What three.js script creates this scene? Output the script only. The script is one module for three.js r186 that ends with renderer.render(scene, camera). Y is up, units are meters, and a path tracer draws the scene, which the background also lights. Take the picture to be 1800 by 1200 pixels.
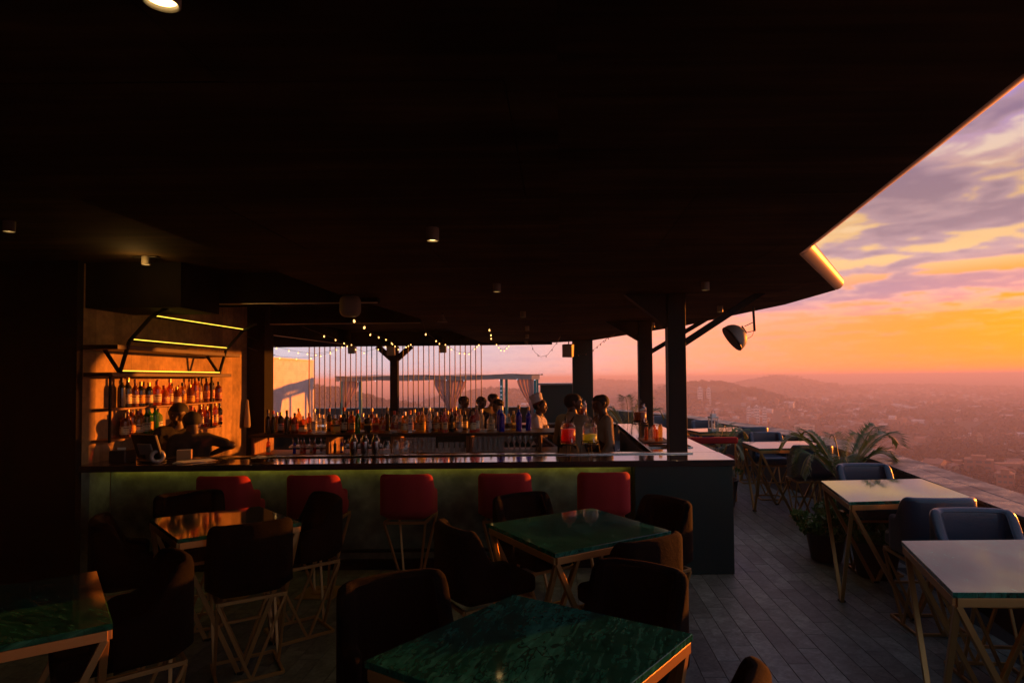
import * as THREE from 'three';
import { mergeGeometries } from 'three/addons/utils/BufferGeometryUtils.js';
import { RoundedBoxGeometry } from 'three/addons/geometries/RoundedBoxGeometry.js';
import { MarchingCubes } from 'three/addons/objects/MarchingCubes.js';
import { RectAreaLightUniformsLib } from 'three/addons/lights/RectAreaLightUniformsLib.js';

// ───────────────────────── camera, sky, sun, exposure
const scene = new THREE.Scene();
const camera = new THREE.PerspectiveCamera(61.67, 1.5, 0.05, 20000);
camera.setViewOffset(1970, 1313.33, 0, 26.67, 1800, 1200);      // shifted lens
camera.position.set(0, 1.9, 0);
camera.rotation.order = 'YXZ';
camera.rotation.set(Math.atan(35 / 1100), 0, -0.01);
camera.updateMatrixWorld();

const renderer = new THREE.WebGLRenderer({ antialias: true });
renderer.toneMapping = THREE.LinearToneMapping;
renderer.toneMappingExposure = 1.95;
renderer.shadowMap.enabled = true;
RectAreaLightUniformsLib.init();

const SUN_AZ = 50 * Math.PI / 180, SUN_EL = 3.5 * Math.PI / 180;
const sunDir = new THREE.Vector3(Math.sin(SUN_AZ) * Math.cos(SUN_EL), Math.sin(SUN_EL), -Math.cos(SUN_AZ) * Math.cos(SUN_EL));
const sun = new THREE.DirectionalLight(new THREE.Color().setRGB(1, 0.235, 0.02), 5);
sun.name = 'sun';
sun.position.copy(sunDir).multiplyScalar(60);
sun.target.position.set(0, 0, -8);
sun.castShadow = true; sun.shadow.radius = 1.5; sun.shadow.mapSize.set(4096, 4096);
Object.assign(sun.shadow.camera, { left: -25, right: 25, top: 20, bottom: -20, near: 1, far: 140 });
scene.add(sun, sun.target);

// ───────────────────────── seeded random numbers and noise
function rng(seed) { let a = seed >>> 0; return () => { a = (a + 0x6D2B79F5) >>> 0; let t = a; t = Math.imul(t ^ (t >>> 15), t | 1); t ^= t + Math.imul(t ^ (t >>> 7), t | 61); return ((t ^ (t >>> 14)) >>> 0) / 4294967296; }; }
const rand = rng(77);
const rr = (a, b) => a + (b - a) * rand();
const pick = (a) => a[Math.floor(rand() * a.length)];
function hash2(x, y) { let h = Math.imul(x, 374761393) + Math.imul(y, 668265263) | 0; h = Math.imul(h ^ (h >>> 13), 1274126177); return ((h ^ (h >>> 16)) >>> 0) / 4294967296; }
function vnoise(x, y, per = 0) {
  let xi = Math.floor(x), yi = Math.floor(y); const xf = x - xi, yf = y - yi;
  const u = xf * xf * xf * (xf * (xf * 6 - 15) + 10), v = yf * yf * yf * (yf * (yf * 6 - 15) + 10);
  let x1 = xi + 1, y1 = yi + 1;
  if (per) { xi = ((xi % per) + per) % per; yi = ((yi % per) + per) % per; x1 = ((x1 % per) + per) % per; y1 = ((y1 % per) + per) % per; }
  const a = hash2(xi, yi), b = hash2(x1, yi), c = hash2(xi, y1), d = hash2(x1, y1);
  return (a + (b - a) * u) * (1 - v) + (c + (d - c) * u) * v;
}
function fbm(x, y, oct = 5, per = 0) { let s = 0, a = 0.5, n = 0; for (let i = 0; i < oct; i++) { s += a * vnoise(x + i * 17 * (per ? 0 : 1), y + i * 31 * (per ? 0 : 1), per); n += a; a *= 0.5; x *= 2; y *= 2; if (per) per *= 2; } return s / n; }
const sstep = (a, b, x) => { const t = Math.min(1, Math.max(0, (x - a) / (b - a))); return t * t * (3 - 2 * t); };
const mix = (a, b, t) => a + (b - a) * t;
const mix3 = (a, b, t) => [mix(a[0], b[0], t), mix(a[1], b[1], t), mix(a[2], b[2], t)];

// ───────────────────────── the sunset sky (air and clouds)
{
  const W = 3072, Hh = 1536, d = new Float32Array(W * Hh * 4);
  const sunAz = 50;
  for (let j = 0; j < Hh; j++) {
    const el = ((j + 0.5) / Hh - 0.5) * 180;
    for (let i = 0; i < W; i++) {
      // equirectangular: u = atan2(z, x)/2pi + 0.5
      const th = ((i + 0.5) / W - 0.5) * 2 * Math.PI, x = Math.cos(th), z = Math.sin(th);
      let az = Math.atan2(x, -z) * 180 / Math.PI;               // degrees to the right of -z
      let da = Math.abs(az - sunAz); if (da > 180) da = 360 - da;
      const o = (j * W + i) * 4;
      let c;
      if (el <= 0) c = [0.36, 0.20, 0.18];
      else {
        const near = 1 - sstep(8, 58, da), mid = 1 - sstep(25, 120, da);
        const hz = mix3(mix3([0.36, 0.40, 0.46], mix3([0.44, 0.31, 0.34], [0.62, 0.28, 0.20], 1 - sstep(38, 66, da) ), mid), [1.35, 0.20, 0.0], near);
        const lo = mix3(mix3([0.34, 0.40, 0.47], [0.54, 0.31, 0.30], mid), [0.88, 0.22, 0.0], near * near);
        const md = mix3([0.30, 0.37, 0.46], [0.78, 0.47, 0.22], mid * mid);
        const hi = mix3([0.22, 0.28, 0.38], [0.44, 0.28, 0.56], mid * mid);
        const top = [0.17, 0.26, 0.37];
        c = mix3(hz, lo, sstep(3.5, 7, el));
        c = mix3(c, md, sstep(7.2, 9.5, el));
        c = mix3(c, hi, sstep(12.5, 21, el));
        c = mix3(c, top, sstep(26, 80, el));
        // clouds, flattened towards the horizon
        const sc = 1 / (Math.sin(el * Math.PI / 180) + 0.10);
        const px = Math.sin((az - 30) * Math.PI / 180) * Math.cos(el * Math.PI / 180) * sc * 1.15 + 40, py = Math.cos((az - 30) * Math.PI / 180) * Math.cos(el * Math.PI / 180) * sc * 1.9 + 40;
        const wx = fbm(px * 1.6 + 5, py * 1.6 + 9, 3) - 0.5, wy = fbm(px * 1.6 + 55, py * 1.6 + 19, 3) - 0.5;
        const n = fbm(px * 2.9 + wx * 1.3, py * 2.9 + wy * 1.3, 7) + 0.16 * (fbm(px * 11 + wx * 3, py * 11 + wy * 3, 5) - 0.5);
        const band = sstep(11, 12.6, el) * (1 - sstep(15, 17.5, el)), layer = sstep(5, 6.2, el) * (1 - sstep(7, 8.4, el));
        const cover = 0.50 - 0.17 * band - 0.24 * layer - 0.05 * sstep(17, 22, el) + 0.05 * (1 - sstep(2, 5, el));
        const m = sstep(cover - 0.01, cover + 0.12, n), thick = sstep(cover + 0.06, cover + 0.34, n);
        const cw = mix3(mix3([0.24, 0.28, 0.34], [0.46, 0.29, 0.34], mid), [0.92, 0.25, 0.02], near * (1 - sstep(3, 6.5, el)));
        const cd = mix3(cw, [0.25, 0.16, 0.24], 0.8);
        c = mix3(c, mix3(cw, cd, thick), m * mix(0.30, 0.88, sstep(4, 7, el)));
        // thin bright gaps and lit rims
        const gap = (1 - sstep(cover - 0.12, cover - 0.01, n)) * sstep(10, 14, el) * (1 - sstep(24, 42, el)) * mid;
        c = mix3(c, [1.0, 0.76, 0.52], gap * 0.6);
        const rim = m * (1 - thick) * sstep(3.5, 5, el) * (1 - sstep(7, 10, el)) * near;
        c = mix3(c, [1.0, 0.38, 0.05], rim * 0.25);
        const core = Math.exp(-((da / 17) ** 2) - (((el - 3.5) / 4.5) ** 2));
        c = [c[0] + 0.5 * core, c[1] + 0.12 * core, c[2]];
      }
      if (el > 0) { const k = mix(0.93, 0.52, sstep(3, 15, el)); c = [c[0] * k, c[1] * k, c[2] * k]; }
      d[o] = c[0]; d[o + 1] = c[1]; d[o + 2] = c[2]; d[o + 3] = 1;
    }
  }
  const t = new THREE.DataTexture(d, W, Hh, THREE.RGBAFormat, THREE.FloatType);
  t.mapping = THREE.EquirectangularReflectionMapping; t.magFilter = THREE.LinearFilter; t.needsUpdate = true;
  scene.background = t; scene.environment = t;
}
scene.fog = new THREE.FogExp2(new THREE.Color().setRGB(1.0, 0.85, 0.90), 0.00060);

// ───────────────────────── helpers
const taken = new Map();
function numbered(name) { const n = taken.get(name) ?? 0; taken.set(name, n + 1); return n ? name + '_' + String(n).padStart(3, '0') : name; }
function boxUV(g, s = 1, ox = 0, oy = 0) {                      // uv in metres by the facing of each face
  const p = g.attributes.position, n = g.attributes.normal, uv = new Float32Array(p.count * 2);
  for (let i = 0; i < p.count; i++) {
    const ax = Math.abs(n.getX(i)), ay = Math.abs(n.getY(i)), az = Math.abs(n.getZ(i));
    let u, v;
    if (ay >= ax && ay >= az) { u = p.getX(i); v = p.getZ(i); } else if (ax >= az) { u = p.getZ(i); v = p.getY(i); } else { u = p.getX(i); v = p.getY(i); }
    uv[i * 2] = u * s + ox; uv[i * 2 + 1] = v * s + oy;
  }
  g.setAttribute('uv', new THREE.BufferAttribute(uv, 2));
  return g;
}
function box(w, h, d, x = 0, y = 0, z = 0, r = 0.004, seg = 1) {
  const rad = Math.min(r, w / 2.01, h / 2.01, d / 2.01);
  const g = rad > 0.0005 ? new RoundedBoxGeometry(w, h, d, seg, rad) : new THREE.BoxGeometry(w, h, d);
  g.translate(x, y, z);
  return boxUV(g);
}
const clean = (g) => { const q = g.index ? g.toNonIndexed() : g; for (const k of Object.keys(q.attributes)) if (!['position', 'normal', 'uv'].includes(k)) q.deleteAttribute(k); return q; };
const merge = (list) => mergeGeometries(list.map(clean), false);
const V = (x, y, z) => new THREE.Vector3(x, y, z);
function bar(a, b, w, h = w, r = 0.002) {                       // a straight bar of rectangular section from a to b
  const A = V(...a), B = V(...b), L = A.distanceTo(B);
  const g = box(w, h, L, 0, 0, 0, r);
  const m = new THREE.Matrix4().lookAt(A, B, Math.abs(A.y - B.y) / L > 0.99 ? V(1, 0, 0) : V(0, 1, 0));
  g.applyMatrix4(m); const c = A.add(B).multiplyScalar(0.5); g.translate(c.x, c.y, c.z);
  return g;
}
function tube(pts, r, seg = 24, rs = 6, closed = false) { return new THREE.TubeGeometry(new THREE.CatmullRomCurve3(pts.map((p) => V(...p)), closed), seg, r, rs, closed); }
function lathe(pts, seg = 18) { return new THREE.LatheGeometry(pts.map((p) => new THREE.Vector2(...p)), seg); }
function prism(pts, y0, y1, bevel = 0) {                        // plan polygon [x, z] pulled up from y0 to y1
  const s = new THREE.Shape(pts.map(([x, z]) => new THREE.Vector2(x, -z)));
  const g = new THREE.ExtrudeGeometry(s, { depth: y1 - y0 - 2 * bevel, bevelEnabled: bevel > 0, bevelThickness: bevel, bevelSize: bevel, bevelOffset: -bevel, bevelSegments: 1 });
  g.rotateX(-Math.PI / 2); g.translate(0, y0 + bevel, 0); g.computeVertexNormals();
  return boxUV(g);
}
function part(name, geo, mat, parent, label) { const m = new THREE.Mesh(geo, mat); m.name = name; if (label) m.userData.label = label; parent.add(m); return m; }
function tag(o, label, category, group) { o.userData.label = label; o.userData.category = category; if (group) o.userData.group = group; return o; }
function thing(name, label, category, [x, y, z] = [0, 0, 0], turn = 0, group) { const o = new THREE.Group(); o.name = numbered(name); o.position.set(x, y, z); o.rotation.y = turn; scene.add(o); return tag(o, label, category, group); }
function solo(name, geo, mat, label, category, group) { const m = new THREE.Mesh(geo, mat); m.name = numbered(name); scene.add(m); return tag(m, label, category, group); }
function struct(name, geo, mat) { const m = new THREE.Mesh(geo, mat); m.name = numbered(name); m.userData.kind = 'structure'; scene.add(m); return m; }
function dup(src, pos, turn, label, group) { const c = src.clone(); c.name = numbered(src.name.replace(/_\d{3}$/, '')); c.userData = { ...src.userData }; c.position.set(...pos); c.rotation.set(0, turn, 0); if (label) c.userData.label = label; if (group) c.userData.group = group; scene.add(c); return c; }
const ORD = ['leftmost', 'second', 'third', 'fourth', 'fifth', 'sixth', 'seventh', 'eighth', 'ninth', 'tenth', 'eleventh', 'twelfth', 'thirteenth', 'fourteenth', 'fifteenth', 'sixteenth', 'seventeenth', 'eighteenth', 'nineteenth', 'twentieth', 'twenty-first', 'twenty-second', 'twenty-third', 'twenty-fourth', 'twenty-fifth', 'twenty-sixth', 'twenty-seventh', 'twenty-eighth', 'twenty-ninth', 'thirtieth', 'thirty-first', 'thirty-second', 'thirty-third', 'thirty-fourth', 'thirty-fifth', 'thirty-sixth', 'thirty-seventh', 'thirty-eighth', 'thirty-ninth', 'fortieth'];
const nth = (i) => (i ? ORD[i] + ' from the left' : 'leftmost');

// ───────────────────────── textures
function tex(size, fn, srgb = true, rep = 1) {
  const d = new Uint8Array(size * size * 4);
  for (let j = 0; j < size; j++) for (let i = 0; i < size; i++) { const c = fn(i / size, j / size), o = (j * size + i) * 4; for (let k = 0; k < 3; k++) d[o + k] = Math.max(0, Math.min(255, c[k])); d[o + 3] = 255; }
  const t = new THREE.DataTexture(d, size, size); t.wrapS = t.wrapT = THREE.RepeatWrapping; t.magFilter = THREE.LinearFilter; t.minFilter = THREE.LinearMipmapLinearFilter;
  if (srgb) t.colorSpace = THREE.SRGBColorSpace; t.repeat.set(rep, rep); t.needsUpdate = true; return t;
}
const grey = (v) => [v, v, v];
const T = {};
T.marble = tex(1024, (u, v) => {
  const wx = fbm(u * 3, v * 3, 4, 3) - 0.5, wy = fbm(u * 3 + 1.7, v * 3 + 0.6, 4, 3) - 0.5;
  const a = u + wy * 0.10, b = v + wx * 0.10;
  const n = fbm(a * 5, b * 5, 6, 5), s = fbm(a * 10, b * 70, 4), s2 = fbm(a * 12, b * 110 + 9, 4), f = fbm(u * 60, v * 60, 3, 60);
  let vein = 0; for (const [p, q, o, w] of [[2, 7, 0.3, 0.018], [3, 4, 2.1, 0.014], [6, 9, 4.4, 0.016], [4, 15, 7.7, 0.02]]) vein = Math.max(vein, (1 - sstep(0, w, Math.abs(fbm(a * p + o, b * q + o, 5) - 0.5))) * (0.5 + 0.5 * n));
  let c = mix3([16, 67, 57], [43, 116, 99], sstep(0.35, 0.68, n) * 0.6 + sstep(0.4, 0.7, s) * 0.4);
  c = mix3(c, [86, 150, 134], sstep(0.5, 0.85, s2) * sstep(0.4, 0.66, s) * 0.42); c = mix3(c, [5, 20, 17], vein * 0.8);
  const g = (f - 0.5) * 26; return [c[0] + g * 0.6, c[1] + g, c[2] + g];
}, true, 1.0);
T.plaster = tex(512, (u, v) => { const n = fbm(u * 4, v * 4, 6, 4), m = fbm(u * 16, v * 16, 4, 16), st = fbm(u * 3 + 1.3, v * 3 + 2.1, 5, 3); const k = 0.74 + 0.55 * (n - 0.5) + 0.3 * (m - 0.5) + 0.9 * (st - 0.5); return [138 * k, 166 * k, 142 * k]; }, true, 0.6);
T.plasterBump = tex(512, (u, v) => grey(128 + 200 * (fbm(u * 8, v * 8, 6, 8) - 0.5)), false, 0.6);
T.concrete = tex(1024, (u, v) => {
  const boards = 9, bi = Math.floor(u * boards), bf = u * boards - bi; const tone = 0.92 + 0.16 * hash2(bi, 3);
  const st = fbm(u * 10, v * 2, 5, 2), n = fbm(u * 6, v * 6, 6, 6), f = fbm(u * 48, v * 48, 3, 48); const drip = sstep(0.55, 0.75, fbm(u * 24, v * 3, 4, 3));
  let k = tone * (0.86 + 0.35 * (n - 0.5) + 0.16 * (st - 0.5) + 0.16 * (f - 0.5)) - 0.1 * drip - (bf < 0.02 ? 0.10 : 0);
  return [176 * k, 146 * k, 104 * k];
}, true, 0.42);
T.concreteBump = tex(1024, (u, v) => { const b = (u * 9) % 1; return grey(150 + 120 * (fbm(u * 20, v * 20, 5, 20) - 0.5) - (b < 0.02 ? 60 : 0)); }, false, 0.42);
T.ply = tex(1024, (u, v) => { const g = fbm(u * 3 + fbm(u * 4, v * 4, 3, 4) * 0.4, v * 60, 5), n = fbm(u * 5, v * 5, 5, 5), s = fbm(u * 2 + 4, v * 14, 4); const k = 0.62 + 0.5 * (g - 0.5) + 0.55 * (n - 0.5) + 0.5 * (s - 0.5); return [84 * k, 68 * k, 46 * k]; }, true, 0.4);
T.wood = tex(512, (u, v) => { const g = fbm(u * 40, v * 3 + fbm(u * 5, v * 5, 3, 5), 5), n = fbm(u * 5, v * 5, 4, 5); const k = 0.8 + 0.5 * (g - 0.5) + 0.3 * (n - 0.5); return [150 * k, 98 * k, 60 * k]; }, true, 1.2);
T.darkwood = tex(512, (u, v) => { const g = fbm(u * 3, v * 42 + fbm(u * 5, v * 5, 3, 5), 5), n = fbm(u * 5, v * 5, 4, 5); const k = 0.7 + 0.6 * (g - 0.5) + 0.4 * (n - 0.5); return [70 * k, 48 * k, 32 * k]; }, true, 1.2);
T.velvet = tex(512, (u, v) => { const a = Math.sin((u + v) * 64 * Math.PI * 2) * 0.5 + 0.5, n = fbm(u * 40, v * 40, 3, 40), m = fbm(u * 6, v * 6, 4, 6); const k = 0.55 + 0.25 * a * n + 0.5 * (n - 0.5) + 0.35 * (m - 0.5); return [11 * k, 8 * k, 6 * k]; }, true, 2);
T.velvetBump = tex(512, (u, v) => grey(110 + 50 * (Math.sin((u + v) * 64 * Math.PI * 2) > 0 ? 1 : 0) + 150 * (fbm(u * 50, v * 50, 3, 50) - 0.5)), false, 2);
T.leather = tex(512, (u, v) => { const c = fbm(u * 60, v * 60, 3, 60), n = fbm(u * 9, v * 9, 4, 9); return grey(140 + 140 * (c - 0.5) + 60 * (n - 0.5)); }, false, 2.2);
T.rough = tex(512, (u, v) => grey(120 + 150 * (fbm(u * 7, v * 7, 6, 7) - 0.5) + 60 * (fbm(u * 50, v * 50, 2, 50) - 0.5)), false, 0.7);
T.brush = tex(256, (u, v) => grey(120 + 120 * (fbm(u * 4, v * 90, 3) - 0.5)), false, 2);
T.cloth = tex(256, (u, v) => grey(128 + 60 * Math.sin(u * 80 * Math.PI * 2) * Math.sin(v * 80 * Math.PI * 2) + 90 * (fbm(u * 12, v * 12, 4, 12) - 0.5)), false, 4);
T.folds = tex(512, (u, v) => { const w = fbm(u * 4, v * 4, 3, 4); const a = fbm(u * 5 + w * 1.5, v * 3 + w, 4), r = 1 - Math.abs(fbm(u * 7 + w * 2, v * 4, 3) - 0.5) * 4; return grey(120 + 120 * (a - 0.5) + 55 * Math.max(0, r) + 14 * Math.sin(u * 150 * Math.PI * 2)); }, false, 1.6);
T.slate = [0, 1, 2, 3].map((k) => tex(256, (u, v) => { const n = fbm(u * 5 + k * 3, v * 5 + k, 5), f = fbm(u * 30, v * 30, 3, 30); const q = (0.8 + 0.07 * k) * (0.8 + 0.4 * (n - 0.5) + 0.3 * (f - 0.5)); return [142 * q, 154 * q, 147 * q]; }, true, 1.7));

// ───────────────────────── materials
const rgb = (r, g, b) => new THREE.Color().setRGB(r, g, b);
const std = (o) => new THREE.MeshStandardMaterial(o), phy = (o) => new THREE.MeshPhysicalMaterial(o);
const M = {
  marble: phy({ map: T.marble, roughness: 0.06 }),
  brass: std({ color: rgb(0.52, 0.31, 0.11), metalness: 0.75, roughness: 0.38, bumpMap: T.brush, bumpScale: 0.0004 }),
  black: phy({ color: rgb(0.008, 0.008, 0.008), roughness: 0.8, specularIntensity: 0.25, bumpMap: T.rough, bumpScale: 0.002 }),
  blackSteel: phy({ color: rgb(0.008, 0.012, 0.011), roughness: 0.55, specularIntensity: 0.4, bumpMap: T.rough, bumpScale: 0.0015 }),
  teal: phy({ color: rgb(0.014, 0.040, 0.038), roughness: 0.6, specularIntensity: 0.35, bumpMap: T.rough, bumpScale: 0.002 }),
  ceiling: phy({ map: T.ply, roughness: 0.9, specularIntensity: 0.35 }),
  plaster: std({ map: T.plaster, roughness: 0.7, bumpMap: T.plasterBump, bumpScale: 0.004 }),
  concrete: std({ map: T.concrete, roughness: 0.85, bumpMap: T.concreteBump, bumpScale: 0.004 }),
  granite: phy({ color: rgb(0.030, 0.026, 0.026), roughness: 0.09, clearcoat: 0.4, clearcoatRoughness: 0.05 }),
  wood: std({ map: T.wood, roughness: 0.5 }),
  darkwood: std({ map: T.darkwood, roughness: 0.45 }),
  velvet: phy({ map: T.velvet, roughness: 0.95, bumpMap: T.velvetBump, bumpScale: 0.003, specularIntensity: 0.3, sheen: 0.12, sheenColor: rgb(0.10, 0.06, 0.04), sheenRoughness: 0.5 }),
  red: phy({ color: rgb(0.30, 0.010, 0.016), roughness: 0.9, bumpMap: T.cloth, bumpScale: 0.001, sheen: 0.5, sheenColor: rgb(0.5, 0.05, 0.06), sheenRoughness: 0.5 }),
  leather: phy({ color: rgb(0.018, 0.048, 0.088), roughness: 0.34, bumpMap: T.leather, bumpScale: 0.0016, clearcoat: 0.15, clearcoatRoughness: 0.3 }),
  steel: std({ color: rgb(0.6, 0.58, 0.56), metalness: 1, roughness: 0.25, bumpMap: T.brush, bumpScale: 0.0004 }),
  greySteel: std({ color: rgb(0.30, 0.30, 0.30), metalness: 0.3, roughness: 0.4 }),
  white: std({ color: rgb(0.74, 0.73, 0.70), roughness: 0.6, bumpMap: T.plasterBump, bumpScale: 0.003 }),
  coping: std({ color: rgb(0.26, 0.25, 0.25), roughness: 0.28, roughnessMap: T.rough, bumpMap: T.rough, bumpScale: 0.001 }),
  speaker: std({ color: rgb(0.26, 0.25, 0.23), roughness: 0.55 }),
  paleSpeaker: std({ color: rgb(0.20, 0.19, 0.165), roughness: 0.55 }),
  glass: phy({ color: rgb(0.97, 0.98, 0.98), roughness: 0.02, transmission: 1, thickness: 0, ior: 1.5 }),
  barGlass: phy({ color: rgb(0.92, 0.92, 0.9), roughness: 0.12, transmission: 0.78, thickness: 0.004, ior: 1.5 }),
  cable: std({ color: rgb(0.01, 0.01, 0.01), roughness: 0.6 }),
  bulb: std({ color: rgb(0.9, 0.7, 0.4), emissive: rgb(1, 0.50, 0.13), emissiveIntensity: 2.2, roughness: 0.3 }),
  bulbOff: phy({ color: rgb(0.5, 0.4, 0.35), roughness: 0.1, transmission: 0.6 }),
  lampFace: std({ color: rgb(0.9, 0.8, 0.6), emissive: rgb(1, 0.62, 0.22), emissiveIntensity: 3.5 }),
  lampDim: std({ color: rgb(0.9, 0.8, 0.6), emissive: rgb(1, 0.62, 0.22), emissiveIntensity: 1.1 }),
  led: std({ color: rgb(0.9, 0.8, 0.3), emissive: rgb(1, 0.62, 0.05), emissiveIntensity: 1.2 }),
  paper: std({ color: rgb(0.7, 0.68, 0.62), roughness: 0.8 }),
  pot: std({ color: rgb(0.014, 0.014, 0.015), roughness: 0.45 }),
  soil: std({ color: rgb(0.03, 0.02, 0.014), roughness: 1 }),
  turquoise: std({ color: rgb(0.05, 0.33, 0.42), roughness: 0.5 }),
  canvas: phy({ color: rgb(0.55, 0.52, 0.50), roughness: 0.95, transmission: 0.35, thickness: 0, side: THREE.DoubleSide }),
};
const VEC = (x, d, y = 0) => [x, y, -d];                          // x to the right, d metres away from the camera
// ───────────────────────── the large structure: floor, roof, walls, parapet
const P2 = (list) => list.map(([x, d]) => [x, -d]);
// outline of the terrace
const inner = [[2.08, -3], [3.71, 7.34], [3.93, 9.6], [3.75, 12], [3.0, 16.2], [1.6, 19.4], [-1.2, 22.2], [-10, 23]];
function offset(list, w) {
  return list.map((p, i) => {
    const a = list[Math.max(0, i - 1)], b = list[Math.min(list.length - 1, i + 1)];
    let dx = b[0] - a[0], dd = b[1] - a[1]; const L = Math.hypot(dx, dd); dx /= L; dd /= L;
    return [p[0] + dd * w, p[1] - dx * w];
  });
}
const outer = offset(inner, 0.44);
const floorPoly = [...outer, [-10, -3]];
const floor = struct('floor', prism(P2(floorPoly), -0.3, -0.006), std({ color: rgb(0.035, 0.034, 0.034), roughness: 0.9 }));
struct('building_below', prism(P2(offset(inner, 0.3).concat([[-10, -3]])), -78, -0.31), std({ color: rgb(0.2, 0.19, 0.18), roughness: 0.9 }));
{
  const mats = T.slate.map((m) => std({ map: m, roughness: 0.5, bumpMap: T.rough, bumpScale: 0.0008 }));
  const TW = 0.15, TL = 0.75, gap = 0.004, shared = new Map(), rest = [];
  const tileGeo = (k) => { if (!shared.has(k)) { const g = box(TW - gap, 0.012, TL - gap, 0, 0, 0, 0.002); const uv = g.attributes.uv; for (let i = 0; i < uv.count; i++) uv.setXY(i, uv.getX(i) + k * 0.37, uv.getY(i) + k * 0.53); shared.set(k, g); } return shared.get(k); };
  let count = 0;
  for (let c = -34; c < 26; c++) for (let r = -2; r < 18; r++) {
    const x = c * TW + 0.06, d = r * TL + ((c * 0.31) % 1 + 1) % 1 * TL;
    if (d < 1 || d > 13 || x > 2.45 + d * 0.155 - 0.1 || x < -5 || (d > 10.5 && x > 3.55)) continue;
    const lift = -0.006 + (rand() - 0.5) * 0.0008;
    if (x > 0.35 && d > 2.6 && d < 8.2 && count < 290) { count++; const m = part('tile', tileGeo(Math.floor(rand() * 6)), pick(mats), floor); m.position.set(x, lift, -d); } else { const g = tileGeo(Math.floor(rand() * 6)).clone(); g.translate(x, lift, -d); rest.push(g); }
  }
  const s = part('tile', merge(rest), mats[1], floor); s.userData.kind = 'stuff';
}
// parapet with tiled coping
{
  const wallM = std({ color: rgb(0.014, 0.016, 0.017), roughness: 0.5, bumpMap: T.rough, bumpScale: 0.002 });
  const t = thing('parapet', 'low black parapet wall with tiled coping round the terrace edge', 'parapet');
  part('wall', prism(P2([...inner, ...outer.slice().reverse()]), -0.004, 0.87), wallM, t);
  // coping tiles: two rows following the outline
  const cm = [0.9, 1, 1.1].map((k) => std({ color: rgb(0.07 * k, 0.075 * k, 0.08 * k), roughness: 0.95, roughnessMap: T.rough, bumpMap: T.rough, bumpScale: 0.0012 }));
  const lens = [0]; for (let i = 1; i < inner.length; i++) lens.push(lens[i - 1] + Math.hypot(inner[i][0] - inner[i - 1][0], inner[i][1] - inner[i - 1][1]));
  const at = (s) => { let i = 1; while (i < inner.length - 1 && s > lens[i]) i++; const f = (s - lens[i - 1]) / (lens[i] - lens[i - 1]); const q = (l) => [mix(l[i - 1][0], l[i][0], f), mix(l[i - 1][1], l[i][1], f)]; return [q(inner), q(outer)]; };
  const total = lens[lens.length - 1];
  for (let row = 0; row < 2; row++) for (let s = 0.5 * row; s < total - 0.1; s += 0.9) {
    let e = Math.min(total, s + 0.895); const cut = lens.find((l) => l > s + 0.02 && l < e); if (cut) e = cut;                    // tiles end at corners
    const strips = [[s, e]]; if (cut && s + 0.895 < total) strips.push([cut + 0.003, s + 0.895]);
    for (const [a, b] of strips) { const A = at(a + 1e-4), B = at(b - 1e-4); const w0 = row ? 0.505 : -0.03, w1 = row ? 1.03 : 0.495; const q = (Q, w) => [mix(Q[0][0], Q[1][0], w), mix(Q[0][1], Q[1][1], w)]; part('coping_tile', prism(P2([q(A, w0), q(B, w0), q(B, w1), q(A, w1)]), 0.872, 0.9 + (rand() - 0.5) * 0.002, 0.002), pick(cm), t); }
  }
}
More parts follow.
